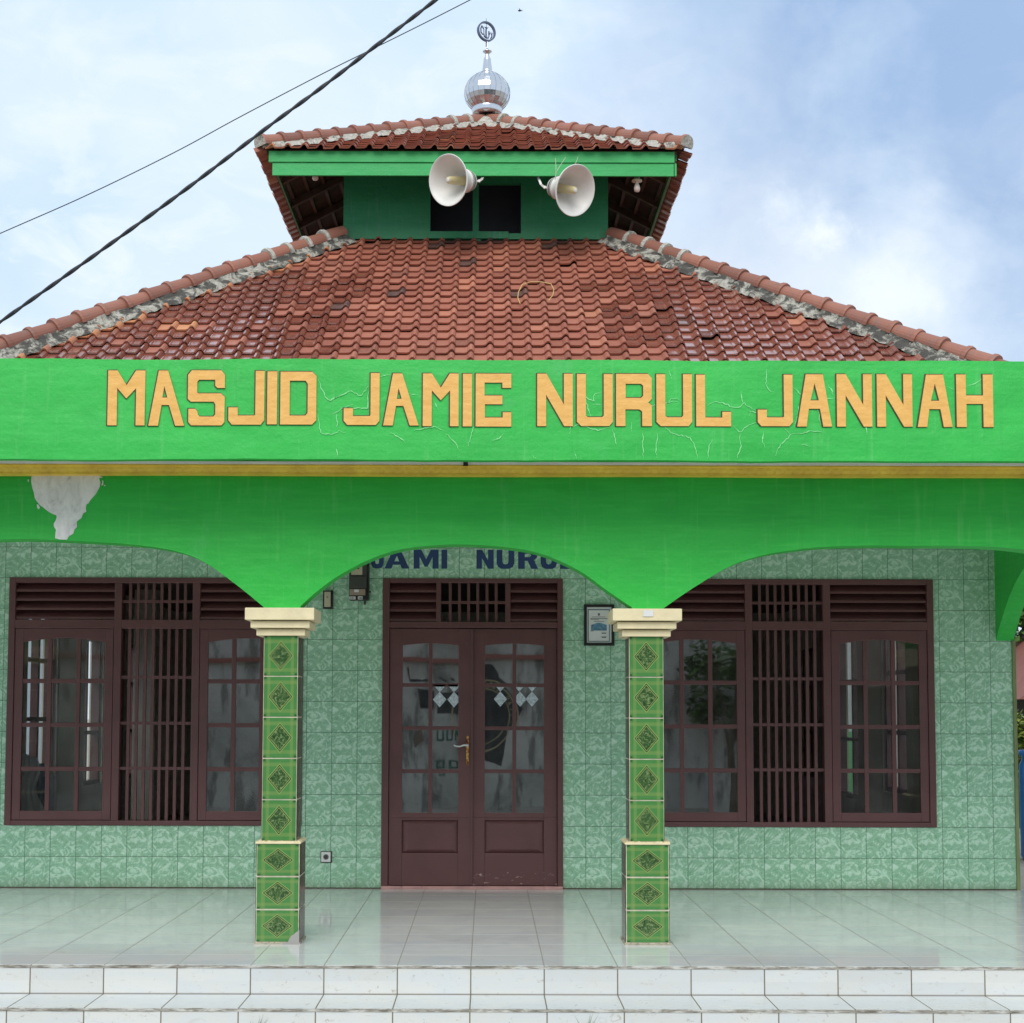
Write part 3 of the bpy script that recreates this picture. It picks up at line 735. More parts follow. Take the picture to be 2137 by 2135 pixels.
# letters
def pxl(c, x, sx, ox): return ox+x/sx
LT = [('M',224.6,300.4,774.8,889.4),('A',310,383.2,774.8,890),('S',391.5,467,774.2,889),('J',476.4,550,775,887.3),('I',557,576.6,776,886.5),('D',584.3,658.6,776.6,886.8),
 ('J',716.7,790.6,779,887.3),('A',799,872.5,779.6,888.2),('M',881.4,956,779.6,889.5),('I',964.9,983.8,780,889.8),('E',991.6,1066,779.6,890),
 ('N',1120,1194.5,779.4,888.9),('U',1202.7,1278,780,888.4),('R',1284.3,1359.6,779.4,888.4),('U',1368.4,1443.7,780,888.2),('L',1451.2,1525,780.7,888.4),
 ('J',1579.4,1654,780.3,887.8),('a',1661.5,1735.6,779.4,888.4),('N',1744.6,1819.9,779,888.3),('N',1828.2,1904,779,888.3),('a',1912.5,1987.2,779.5,888.6),('H',1994,2072.8,779,888.6)]
yl = YF-.009
for (ch, x0, x1, y0, y1) in LT:
    X0, Z1 = W(x0, y0, yl); X1, Z0 = W(x1, y1, yl)
    o = poly_obj('letter', glyph(ch, X0, X1, Z0, Z1), yl+.004, M['gold'], .003, mosque)
    ol = [[(a-.004, c+.0015) for a, c in lp] for lp in glyph(ch, X0, X1, Z0, Z1)]
    poly_obj('letter_outline', ol, yl+.006, M['outline'], .003, o, offset=.0035)
# slab / soffit
MB().box(FX0, FX1, YF+.066, YW-.001, CEIL, CEIL+.08).build('porch_ceiling', M['soffit'], mosque)
MB().box(FX0, FX1, YF+.067, YW-.001, CEIL+.081, CEIL+.25).build('roof_slab', M['concrete'], mosque)
# white strip and yellow moulding at the head of the arch beam
zm1 = WZ(1068, 970.5, YA-.05); zm0 = WZ(1068, 993.5, YA-.04)
m_ = MB(); N = 220
prof = [(-.052, 1.0), (-.056, .86), (-.046, .80), (-.040, .55), (-.034, .30), (-.040, .22), (-.044, .06), (-.002, 0.0)]
pv = []
for i in range(N*6+1):
    x = FX0+(FX1-FX0)*i/(N*6)
    row = []
    for k, (dy, t) in enumerate(prof):
        yy = YA+dy; zz = zm0+(zm1-zm0)*t
        if k in (3, 4): yy -= .006*abs(sin(x*pi/.058))
        zz += wob(x, .8, .006)*(1-t)
        m_.v.append((x, yy, zz)); row.append(len(m_.v)-1)
    pv.append(row)
for i in range(len(pv)-1):
    for k in range(len(prof)-1):
        m_.f.append((pv[i][k+1], pv[i+1][k+1], pv[i+1][k], pv[i][k])); m_.mi.append(0)
m_.build('cornice_moulding', M['yellow'], mosque)
MB().box(FX0, FX1, YA-.060, YA-.001, zm1+.001, WZ(1068, 964.0, YA-.06)).build('white_cornice_strip', M['white_strip'], mosque)

# ---------------- arch beam
def spl(pts, n=8):
    out = []
    P = [pts[0]]+pts+[pts[-1]]
    for i in range(1, len(P)-2):
        for k in range(n):
            t = k/n; q = []
            for d_ in (0, 1):
                a, b_, c, e = P[i-1][d_], P[i][d_], P[i+1][d_], P[i+2][d_]
                q.append(.5*((2*b_)+(-a+c)*t+(2*a-5*b_+4*c-e)*t*t+(-a+3*b_-3*c+e)*t**3))
            out.append(tuple(q))
    out.append(pts[-1]); return out
def A_(x, y): return W(x*D, y*D, YA)
aL = [A_(*p) for p in [(497,1146),(445,1104),(385,1062),(330,1041),(250,1029),(130,1022),(40,1019)]]
aC = [A_(*p) for p in [(567,1144),(600,1115),(640,1086),(700,1055),(760,1036),(830,1028.5),(882,1027.5),(950,1032),(1020,1044.5),(1090,1075),(1150,1117),(1192,1145)]]
aR = [A_(*p) for p in [(1253,1146),(1310,1107),(1380,1066),(1440,1046),(1500,1036),(1560,1030),(1640,1027.5),(1720,1028)]]
zcap = 2.005
mxl = aL[-1][0]; mxr = aR[-1][0]
leftspan = spl(aL); leftfull = leftspan+[(2*mxl-x, z) for x, z in leftspan[::-1]][1:]
rightspan = spl(aR); rightfull = rightspan+[(2*mxr-x, z) for x, z in rightspan[::-1]][1:]
# bottom outline from left to right
XLc = leftfull[-1][0]-.10; XRc = rightfull[-1][0]+.10
bottom = [(FX0, 2.6), (XLc-.3, 2.45), (XLc-.09, zcap)]+[(XLc+.09, zcap)]+leftfull[::-1]
def fixz(l): return [(x, max(z, zcap)) for x, z in l]
bottom = fixz(bottom)+[(leftfull[0][0]+.002, zcap)]+[(aC[0][0]-.002, zcap)]+fixz(spl(aC))+[(aC[-1][0]+.002, zcap), (aR[0][0]-.002, zcap)]+fixz(rightfull)+[(XRc-.09, zcap), (XRc+.09, zcap), (XRc+.3, 2.45), (FX1, 2.6)]
outl = bottom+[(FX1, CEIL-.002), (FX0, CEIL-.002)]
poly_obj('arch_beam', [outl], YA+.075, M['green_arch'], .075, mosque)
# cross beam on the right, porch to wall (arched underside)
cb = MB(); xa0, xa1 = 4.03, 4.17
n = 24; ya, yb = YA+.152, YW-.001
pr = []
for i in range(n+1):
    t = i/n; y = ya+(yb-ya)*t
    q = abs(2*t-1); z = 2.58-(.62*max(0, (q-.0))**2.6)
    pr.append((y, max(z, 1.955)))
for i in range(n):
    (y0, z0), (y1, z1) = pr[i], pr[i+1]
    cb.face([(xa0, y0, z0), (xa0, y1, z1), (xa0, y1, CEIL-.003), (xa0, y0, CEIL-.003)]); cb.face([(xa1, y1, z1), (xa1, y0, z0), (xa1, y0, CEIL-.003), (xa1, y1, CEIL-.003)])
    cb.face([(xa0, y1, z1), (xa0, y0, z0), (xa1, y0, z0), (xa1, y1, z1)])
cb.build('cross_beam', M['green_arch'], mosque)
# plaster patch
pp = [(210,310),(240,300),(300,296),(350,287),(420,280),(500,286),(560,284),(640,300),(690,314),(662,322),(672,350),(668,380),(640,430),(604,470),(592,492),(578,498),(574,525),(578,545),(556,560),(545,590),(530,600),(514,612),(516,650),(498,668),(490,695),(462,712),(448,736),(400,734),(370,726),(372,690),(376,670),(362,650),(360,630),(374,605),(380,585),(378,572),(350,562),(320,545),(290,520),(268,505),(245,478),(232,455),(226,420),(215,385),(208,345)]
poly_obj('plaster_patch', [[W(x/3.22, 900+y/3.22, YA-.003) for x, y in pp]], YA-.003, M['putty'], .003, mosque)
for fl_ in ([(185,330),(192,333),(190,348),(184,345)], [(246,498),(256,500),(266,520),(258,532),(248,522)], [(684,335),(692,340),(692,362),(684,372),(680,366),(686,350)], [(697,366),(706,368),(704,376),(697,374)]):
    poly_obj('plaster_fleck', [[W(x/3.22, 900+y/3.22, YA-.003) for x, y in fl_]], YA-.003, M['putty'], .002, mosque)
# small black clip under fascia
x_, z_ = W(971, 968, YA-.08)
MB().box(x_-.014, x_+.014, YA-.085, YA-.062, z_-.012, z_+.012).build('cable_clip', M['black'], mosque)

# ---------------- columns
def column(xc, chip=False, label=None):
    yb = YC; w0 = .132; w1 = .1065; d = .264
    core = MB(); core.box(xc-w0+.004, xc+w0-.004, yb+.004, yb+d-.004, 0, .60); core.box(xc-w1+.003, xc+w1-.003, yb+.026, yb+d-.026, .60, 1.85)
    c = core.build('column', M['grout'], mosque)
    def tiles(name, x0, x1, y0, y1, zs, g=.005):
        t = MB(); mm = [M['coltile'], M['coltile_side']]
        for (z0, z1) in zs:
            jj = random.uniform(-.001, .001)
            a0, a1, c0, c1 = x0+g, x1-g, z0+g*.6, z1-g*.6
            t.face([(a0, y0+jj, c0), (a1, y0+jj, c0), (a1, y0+jj, c1), (a0, y0+jj, c1)], 0, [(0,0),(1,0),(1,1),(0,1)])
            t.face([(x1, y0+g, c0), (x1, y1-g, c0), (x1, y1-g, c1), (x1, y0+g, c1)], 1, [(0,0),(1,0),(1,1),(0,1)])
            t.face([(x0, y1-g, c0), (x0, y0+g, c0), (x0, y0+g, c1), (x0, y1-g, c1)], 1, [(0,0),(1,0),(1,1),(0,1)])
            t.face([(a1, y1, c0), (a0, y1, c0), (a0, y1, c1), (a1, y1, c1)], 1, [(0,0),(1,0),(1,1),(0,1)])
        return t.build(name, mm, c)
    tiles('pedestal', xc-w0, xc+w0, yb, yb+d, [(.012, .205), (.205, .4), (.4, .595)], .008)
    tiles('shaft', xc-w1, xc+w1, yb+.022, yb+d-.022, [(.608+.2466*i, .608+.2466*(i+1)) for i in range(5)], .006)
    led = MB()   # ragged cement ledge
    n = 30
    for k in range(n):
        xa = xc-w0-.003+(2*w0+.006)*k/n; xb = xc-w0-.003+(2*w0+.006)*(k+1)/n
        h = .604+random.uniform(0, .005)+.004*abs(sin(k*.5)); led.box(xa, xb, yb-.004-random.uniform(0, .003), yb+d+.003, .594, h)
    led.build('ledge', M['cream'], c)
    cap = MB(); cy = yb+d/2+.0
    for (hw, z0, z1) in ((.147, 1.838, 1.878), (.178, 1.883, 1.925), (.208, 1.93, 2.003)):
        cap.box(xc-hw, xc+hw, cy-hw+.02, cy+hw-.02, z0, z1)
    cap.box(xc-.12, xc+.12, cy-.10, cy+.10, 1.832, 2.0)
    cp = cap.build('capital', M['cream'], c, bevel=.004)
    base = MB()
    for k in range(26):
        xa = xc-w0-.006+(2*w0+.012)*k/26; xb = xa+(2*w0+.012)/26
        base.box(xa, xb, yb-.003-random.uniform(0, .004), yb+.01, 0, random.uniform(.008, .014))
    base.box(xc-w0-.007, xc+w0+.007, yb+.011, yb+d+.006, 0, .012)
    base.build('mortar_foot', M['footmortar'], c)
    if chip:
        P = [(1.0, 0), (1.0, .42), (.97, .52), (.985, .40), (.93, .36), (.88, .30), (.82, .25), (.78, .17), (.75, .08), (.66, .045), (.62, 0)]
        lp = [(xc-w0+a*2*w0, .0+b_*.2) for a, b_ in P]
        poly_obj('broken_corner', [lp], yb-.004, M['concrete'], .003, c)
    return c
xcl = WX(526*D-.5, 1800, YC); xcr = WX(1222.8*D, 1800, YC)
column(xcl, True); column(xcr); column(XRc); column(XLc)

# ---------------- ROOFS
def tiled_face(name, eL, eR, aL_, aR_, tw, ex, parent, mats, seed=0, over=.05, glossf=None, hf=1.0, darkf=None):
    rnd = random.Random(seed)
    eL, eR, aL_, aR_ = map(Vector, (eL, eR, aL_, aR_))
    U = (eR-eL).normalized(); mid = (aL_+aR_)/2-eL; V = mid-U*mid.dot(U); H = V.length; V.normalize(); Nn = U.cross(V).normalized()
    if Nn.z < 0: Nn = -Nn
    uaL = (aL_-eL).dot(U); uaR = (aR_-eL).dot(U); Wd = (eR-eL).length
    prof = [(0, .003), (.06, 0), (.50, .0), (.62, .006), (.70, .022), (.78, .034), (.87, .035), (.95, .022), (1.0, .004)]
    m_ = MB(); tint = []; gloss = []
    nr = int(H/ex)+1; cmid = (uaL+uaR)/2
    for i in range(nr):
        v0 = i*ex-over; v1 = v0+ex*1.1
        f0 = max(0, min(1, v0/H)); lo = uaL*f0; hi = Wd+(uaR-Wd)*f0
        j0 = int((lo-cmid)/tw)-2; j1 = int((hi-cmid)/tw)+2
        rowj = rnd.uniform(-.004, .004)
        for j in range(j0, j1+1):
            ub = cmid+j*tw
            if ub > hi-.01 or ub+tw < lo+.01: continue
            dz = rnd.uniform(-.003, .004); dv = rnd.uniform(-.006, .006)+rowj; tilt = rnd.uniform(-.006, .006); sk = rnd.uniform(-.004, .004)
            if rnd.random() < .012: dz += .014; dv += rnd.uniform(-.02, .02)
            pts = []
            for (t, h) in prof:
                u = ub+t*tw*1.02
                for (vv, base_h) in ((v0+dv, .030+dz+tilt*(t-.5)), (v1+dv, .006+dz*.5)):
                    f = max(0, min(1, vv/H)); l = uaL*f; r_ = Wd+(uaR-Wd)*f
                    uu = min(max(u+sk*(1 if vv == v0+dv else 0), l), r_)
                    pts.append(eL+U*uu+V*min(vv, H+.05)+Nn*(base_h+h*hf))
                vv = v0+dv; f = max(0, min(1, vv/H)); uu = min(max(u+sk, uaL*f), Wd+(uaR-Wd)*f)
                pts.append(eL+U*uu+V*(vv+.004)+Nn*(.014+dz+tilt*(t-.5)+h*hf))
            b0 = len(m_.v); m_.v += [tuple(p) for p in pts]
            tt = rnd.random(); tt = .08+.86*tt if rnd.random() < .93 else rnd.random()
            cu = ub+tw/2; gg = 0.0
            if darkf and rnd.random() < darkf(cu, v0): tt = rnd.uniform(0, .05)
            if glossf: gg = glossf(cu, v0, rnd, lo, hi)
            if gg > 1.5: tt = rnd.uniform(.93, 1.0); gg = 0.0
            for k in range(len(prof)-1):
                a = b0+k*3; c = a+3
                m_.f.append((a, c, c+1, a+1)); m_.f.append((a+2, c+2, c, a)); m_.f.append((c+2, a+2, a+1, c+1))
                m_.mi += [0, 0, 0]; tint += [tt]*3; gloss += [gg]*3
    o = m_.build(name, mats, parent, attrs={'tint': tint, 'gloss': gloss})
    return o
def ridge(p0, p1, n, r, parent, seed, mats, mort, base_w=.17, base_h=.0, whiten=0, hc=.085):
    """caps from lower p0 to upper p1; points on hip line at tile plane"""
    rnd = random.Random(seed); p0, p1 = Vector(p0), Vector(p1); t = (p1-p0); L = t.length; t.normalize()
    s = Vector((0,0,1)).cross(t).normalized(); up = t.cross(s).normalized()
    if up.z < 0: up = -up
    m_ = MB(); tint = []
    for i in range(n):
        a0 = L*i/n-.015; a1 = L*(i+1)/n+.02
        K = 12; tt = rnd.random(); jz = rnd.uniform(-.004, .004); js = rnd.uniform(-.006, .006)
        rings = [(a0-.018, r*1.20), (a0, r*1.27), (a0+.022, r*1.24), (a0+.032, r*1.10), (a0+.034, r*1.05), (a1, r*.92)]
        b0 = len(m_.v)
        for (al, rr) in rings:
            c = p0+t*al+up*(hc+jz)+s*js
            for k in range(K+1):
                an = -.25+(pi+.5)*k/K
                m_.v.append(tuple(c+s*(cos(an)*rr)+up*(sin(an)*rr)))
        for q in range(len(rings)-1):
            for k in range(K):
                a = b0+q*(K+1)+k; m_.f.append((a, a+1, a+K+2, a+K+1)); m_.mi.append(1 if (q < 3 and i >= n-whiten) else 0); tint.append(tt)
        m_.f.append(tuple(b0+k for k in range(K+1))); m_.mi.append(1 if i == 0 or i >= n-whiten else 0); tint.append(tt)
    caps = m_.build('ridge_caps', mats, parent, attrs={'tint': tint}, smooth=False)
    # mortar: lumpy prism
    g = MB(); S = int(L/.035); prof = [(-base_w, .022), (-base_w*.86, .052), (-r*1.15, hc*.8), (-r*.95, hc+.012), (r*.95, hc+.012), (r*1.15, hc*.8), (base_w*.86, .052), (base_w, .022)]
    # subdivide
    pf = []
    for k in range(len(prof)-1):
        for q in range(3): f = q/3; pf.append((prof[k][0]*(1-f)+prof[k+1][0]*f, prof[k][1]*(1-f)+prof[k+1][1]*f))
    pf.append(prof[-1])
    for i in range(S+1):
        al = L*i/S
        for (a, h) in pf:
            q = mnoise.noise(Vector((al*9, a*14, seed*3.1)))*.016+mnoise.noise(Vector((al*30, a*30, seed)))*.008
            wv = 1+.16*mnoise.noise(Vector((al*5, seed*2.0, 1)))+.12*mnoise.noise(Vector((al*17, seed*2.0, 5)))
            drop = -base_w*.0
            # follow falling planes either side of the hip
            aw = a*wv; lim = max(0.0, al)*1.0+.02
            if abs(aw) > lim: aw = lim*(1 if aw > 0 else -1)
            fall = -abs(aw)*HIPF
            g.v.append(tuple(p0+t*al+s*aw+up*(h+fall+q)))
    K = len(pf)
    for i in range(S):
        for k in range(K-1):
            a = i*K+k; g.f.append((a, a+1, a+K+1, a+K)); g.mi.append(0)
    g.f.append(tuple(range(K))); g.mi.append(0)
    g.build('ridge_mortar', mort, parent)
    return caps
HIPF = .35
SL = None
# main roof
zbase = WZ(1000, 506, YT)          # plane height at tower wall
zA = WZ(2090, 750, 11.80)-.165
slope = (zbase-zA)/(YT-11.80)
Ye = 11.10; ze = zbase-slope*(YT-Ye); he = YB-Ye
def mp(sx, sy, f):   # f 0 eave .. 1 tower
    hw = he+(HT-he)*f; return (XC+sx*hw, YB+sy*hw, ze+(zbase-ze)*f)
def gl_main(u, v, rnd, lo, hi):
    c = (he*2)/2; x = u-c
    hl = x-lo
    if x < -1.0 or True:
        wv = u-lo
    side = None
    d = (u-lo) if x < 0 else (hi-u)
    if d < .30 and x < 0: return 2.0 if rnd.random() < .75 else .3
    if x < -.95 and v < 3.3:
        if v < 1.9 and v > 1.3 and x > -3.4 and x < -2.4 and rnd.random() < .3: return 2.0
        return .85+rnd.uniform(0, .15) if rnd.random() < min(.95, (-.9-x)*1.1) else .15
    if x > .9 and v < 3.3: return .75+rnd.uniform(0, .2) if rnd.random() < min(.93, (x-.85)*1.1) else .1
    return rnd.uniform(0, .12)
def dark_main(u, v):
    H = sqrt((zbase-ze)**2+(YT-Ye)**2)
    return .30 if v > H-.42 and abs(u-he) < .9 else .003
hb = MB(); c4 = [(-1,-1),(1,-1),(1,1),(-1,1)]
for k in range(4):
    a, b_ = c4[k], c4[(k+1) % 4]; hb.face([mp(*a, 0), mp(*b_, 0), mp(*b_, 1), mp(*a, 1)])
roof = hb.build('roof', M['underside'], mosque)
for k in range(4):
    a, b_ = c4[k], c4[(k+1) % 4]
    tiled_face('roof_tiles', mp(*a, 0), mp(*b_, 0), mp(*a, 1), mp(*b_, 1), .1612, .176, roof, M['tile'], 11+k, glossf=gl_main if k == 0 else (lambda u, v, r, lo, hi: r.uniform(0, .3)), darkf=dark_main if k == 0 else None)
mm = [M['ridge'], M['mortar_pale']]
for k, (sx, sy) in enumerate(c4):
    L = (Vector(mp(sx, sy, 1))-Vector(mp(sx, sy, 0))).length
    ridge(mp(sx, sy, 0), mp(sx, sy, 1.0), int(L/.245), .078, roof, 3+k, mm, M['mortar'], .17, whiten=4)
# tower walls
zt_eave = WZ(1000, 313, YTE)        # tile plane at eave
apz = WZ(1012, 243, YB)-.105
APX = -.03
MBt = MB(); t0, t1 = XC-.012-HT, XC-.012+HT
zt0 = zbase+.035; zt1 = zt_eave+.33
# front wall with two openings
o1 = (WX(810*D, 400*D, YT), WX(890*D, 400*D, YT)); o2 = (WX(901.5*D, 400*D, YT), WX(981*D, 400*D, YT))
oz0 = WZ(900*D, 439*D, YT); oz1 = WZ(900*D, 346*D, YT)
def tw_(x0, x1, z0, z1): MBt.box(x0, x1, YT, YT+.06, z0, z1)
tw_(t0, o1[0], zt0, zt1); tw_(o1[1], o2[0], zt0, zt1); tw_(o2[1], t1, zt0, zt1)
tw_(o1[0], o1[1], zt0, oz0); tw_(o1[0], o1[1], oz1, zt1); tw_(o2[0], o2[1], zt0, oz0-.006); tw_(o2[0], o2[1], oz1, zt1)
MBt.box(t0, t0+.06, YT+.061, 2*YB-YT, zbase-.1, zt1); MBt.box(t1-.06, t1, YT+.061, 2*YB-YT, zbase-.1, zt1); MBt.box(t0+.061, t1-.061, 2*YB-YT-.06, 2*YB-YT, zbase-.1, zt1)
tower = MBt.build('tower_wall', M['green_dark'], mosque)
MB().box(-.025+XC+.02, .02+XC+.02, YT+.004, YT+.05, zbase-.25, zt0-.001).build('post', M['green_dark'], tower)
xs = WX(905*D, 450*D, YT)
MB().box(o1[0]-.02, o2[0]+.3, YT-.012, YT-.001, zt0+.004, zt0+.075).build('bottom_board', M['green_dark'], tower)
MB().box(t0+.1, t1-.1, YT+.5, YT+.52, zbase-.5, zt1).build('dark_backing', simple('dark_opening_shade', (.035, .033, .045), .6), tower)  # dark sheet standing in for the shade inside the two openings
# tower roof
def tp(sx, sy, f):
    hx = HTE*(1-f); cx = (XC-.028)*(1-f)+APX*f
    return (cx+sx*hx*1.0, YB+sy*HTE*(1-f), zt_eave+(apz-zt_eave)*f)
hb = MB()
for k in range(4):
    a, b_ = c4[k], c4[(k+1) % 4]; hb.face([tp(*a, 0), tp(*b_, 0), tp(0, 0, 1)])
troof = hb.build('tower_roof', M['underside'], mosque)
def gl_t(u, v, rnd, lo, hi):
    d = min(u-lo, hi-u)
    if d < .14: return 2.0 if rnd.random() < .5 else .2
    return rnd.uniform(.1, .5)
for k in range(4):
    a, b_ = c4[k], c4[(k+1) % 4]
    tiled_face('roof_tiles', tp(*a, 0), tp(*b_, 0), tp(0, 0, 1), tp(0, 0, 1), .157, .176, troof, M['tile'], 31+k, over=.10 if k != 0 else .045, glossf=gl_t, hf=1.0)
HIPF = .30
mm2 = [M['ridge'], M['mortar_pale']]
for k, (sx, sy) in enumerate(c4):
    ridge(tp(sx, sy, -.005), tp(sx, sy, .985), 13, .075, troof, 23+k, mm2, M['mortar_pale'], .155, whiten=2, hc=.058)
# apex mortar lump
lm = MB(); lm.lathe([(.24, -.12), (.21, -.03), (.16, .03), (.11, .065), (.0, .07)], (APX, YB, apz), n=24)
for i, v in enumerate(lm.v):
    q = mnoise.noise(Vector(v)*14)*.03; lm.v[i] = (v[0]+q, v[1]+q*.6, v[2]+q*.5)
lm.build('apex_mortar', M['mortar_pale'], troof)
# eave fascia boards (two boards per side)
fz0 = WZ(1000, 366, YTE+.02); fzm = WZ(1000, 339, YTE+.02); fz1 = WZ(1000, 316, YTE+.02)
cxe = XC-.028
bd = MB(); e = HTE-.03
olv = simple('olive_board_paint', (.06, .16, .05), .6, var=.3)
MB().box(cxe-e+.03, cxe+e-.04, YB-e-.0, YB-e+.022, fz0, fzm-.003).build('eave_board', M['green_wood'], troof, bevel=.003)
MB().box(cxe-e-.005, cxe+e-.035, YB-e-.014, YB-e+.02, fzm, fz1).build('eave_board', M['green_wood'], troof, bevel=.003)
MB().box(cxe-e+.0, cxe+e-.04, YB+e-.022, YB+e, fz0, fz1).build('eave_board', M['green_wood'], troof, bevel=.003)
MB().box(cxe+e-.034, cxe+e-.014, YB-e-.005, YB-e+.03, fz0+.0, fzm-.003).build('board_end', M['green_wood'], troof, bevel=.003)
MB().box(cxe+e-.034, cxe+e-.006, YB-e+.031, YB+e-.03, fzm+.03, fz1-.01).build('eave_board', olv, troof, bevel=.003)
MB().box(cxe-e+.004, cxe-e+.024, YB-e+.024, YB+e-.03, fzm+.04, fz1-.01).build('eave_board', olv, troof, bevel=.003)
# rafters and battens under eaves
rf = MB()
def plane_z(x, y):
    f = max(abs(x-cxe)/HTE, abs(y-YB)/HTE); return zt_eave+(apz-zt_eave)*(1-f)
def bar(p, q, w, h):
    p, q = Vector(p), Vector(q); t = (q-p).normalized(); s = t.cross(Vector((0,0,1))).normalized(); u = s.cross(t)
    b0 = len(rf.v)
    for pt in (p, q):
        for (a, c) in ((-1,-1),(1,-1),(1,1),(-1,1)): rf.v.append(tuple(pt+s*(a*w/2)+u*(c*h/2)))
    for f in ((0,1,5,4),(1,2,6,5),(2,3,7,6),(3,0,4,7),(0,3,2,1),(4,5,6,7)): rf.f.append(tuple(b0+i for i in f)); rf.mi.append(0)
for sx in (-1, 1):
    for d in (.08, .24, .40, .56, .72):
        x = cxe+sx*(HTE-d); z = plane_z(x, YB)-.02
        bar((x, YB-(HTE-d), z), (x, YB+(HTE-d), z), .035, .022)
    for yy in (-1.25, -.55, .15, .85, 1.5):
        y = YB+yy; xo = cxe+sx*(HTE-.05); xi = cxe+sx*(HT-.05)
        bar((xo, y, plane_z(xo, y)-.06), (xi, y, plane_z(xi, y)-.06), .05, .07)
    xo, yo = cxe+sx*(HTE-.06), YB-(HTE-.06); xi, yi = cxe+sx*(HT-.05), YB-(HT-.05)
    bar((xo, yo, plane_z(xo, yo)-.06), (xi, yi, plane_z(xi, yi)-.06), .05, .08)
for d in (.1, .28, .46, .62):
    y = YB-(HTE-d); z = plane_z(cxe, y)-.02; bar((cxe-(HTE-d), y, z), (cxe+(HTE-d), y, z), .035, .022)
rf.build('rafters', M['darkwood'], troof)

# ---------------- dome finial
zb = WZ(1014, 236, YB)
def ZD(y): return WZ(1014, y, YB)-zb
xd = WX(1014, 200, YB)
dm = MB()
R = .255; 
prof = []
zc0 = ZD(228); ztop = ZD(152)
zz = [(0, .62), (.08, .76), (.18, .89), (.30, .97), (.42, 1.0), (.55, .975), (.68, .89), (.80, .74), (.90, .54), (.97, .34), (1.0, .25)]
for t, r in zz: prof.append((R*r, zc0+(ztop-zc0)*t))
NS = 24
# faceted gores: flat between seams with slight seam ridge
b0 = 0
for (r, h) in prof:
    for k in range(NS):
        an = 2*pi*(k+.5)/NS
        dm.v.append((xd+cos(an)*r, YB+sin(an)*r, zb+h))
for i in range(len(prof)-1):
    for k in range(NS):
        a = i*NS+k; c = i*NS+(k+1) % NS; dm.f.append((a, c, c+NS, a+NS)); dm.mi.append(0)
dome = dm.build('dome', M['chrome'], mosque)
sb = MB()
for k in range(NS):
    an = 2*pi*(k+.5)/NS
    sb.tube([(xd+cos(an)*(r+.001), YB+sin(an)*(r+.001), zb+h) for r, h in prof], .0018, 5)
sb.build('dome_seams', M['chromedark'], dome)
br = MB(); br.lathe([(.10, -.03), (.160, -.02), (.168, .0), (.163, .018), (.170, .03), (.165, .05), (.158, .06), (.165, .075), (.150, .095), (.13, .11)], (xd, YB, zb), n=40)
br.build('base_ring', M['chrome'], dome, smooth=True)
sp = MB(); h1 = ZD(152)
sp.lathe([(.085, h1-.03), (.060, h1), (.052, h1+.03), (.054, h1+.034), (.040, ZD(125)), (.041, ZD(124)), (.008, ZD(110)), (.006, ZD(105))], (xd, YB, zb), n=20)
sp.lathe([(.004, ZD(117)), (.012, ZD(114)), (.050, ZD(108.5)), (.052, ZD(107.5)), (.016, ZD(104)), (.008, ZD(100)), (.006, ZD(90)), (.0055, ZD(86))], (xd, YB, zb), n=24)
sp.build('spire', M['chrome'], dome, smooth=True)
cz = zb+ZD(66); cxm = WX(1012, 66, YB); R2 = 21*YB/3030.0/1.0
em = MB()
rt = radians(28)
def E(a, b_): return (cxm+a*R2*cos(rt), YB+a*R2*sin(rt), cz+b_*R2)
ring = [E(cos(2*pi*k/40), sin(2*pi*k/40)) for k in range(41)]
# flat ring with depth
rg = MB(); nn = Vector((-sin(rt), cos(rt), 0))*.016
for k in range(40):
    a0, a1 = 2*pi*k/40, 2*pi*(k+1)/40
    for (ro, ri) in ((1.0, .86),):
        P = [Vector(E(cos(a0)*ro, sin(a0)*ro)), Vector(E(cos(a1)*ro, sin(a1)*ro)), Vector(E(cos(a1)*ri, sin(a1)*ri)), Vector(E(cos(a0)*ri, sin(a0)*ri))]
        rg.face([p-nn for p in P]); rg.face([p+nn for p in P][::-1])
        rg.face([P[0]-nn, P[0]+nn, P[1]+nn, P[1]-nn]); rg.face([P[3]-nn, P[2]-nn, P[2]+nn, P[3]+nn])
M['emb'] = simple('dull_steel', (.13, .15, .22), .3, .8)
emb = rg.build('emblem', M['emb'], dome)
st = MB()
def stroke(pts, w): st.tube([E(*p) for p in pts], w*R2, 6)
stroke([(-.48,.50),(-.62,.2),(-.60,-.2),(-.42,-.38),(-.30,-.2),(-.30,.15),(-.42,.42)], .07)
stroke([(-.30,-.25),(-.22,-.55),(.0,-.66),(.2,-.62),(.28,-.4),(.28,.1)], .08)
stroke([(-.02,-.6),(-.04,0),(.0,.42)], .09); stroke([(-.2,.45),(-.08,.36),(.0,.48),(.1,.36),(.2,.48)], .05)
stroke([(.28,.1),(.40,-.2),(.50,.05),(.58,-.2),(.70,.0)], .06); stroke([(.62,-.1),(.62,-.4),(.48,-.62)], .07)
st.tube([E(0, -1.55), E(0, -.98)], .007, 8); st.tube([E(0, .3), E(-.02, 1.35)], .0028, 6)
st.build('emblem_script', M['emb'], dome)

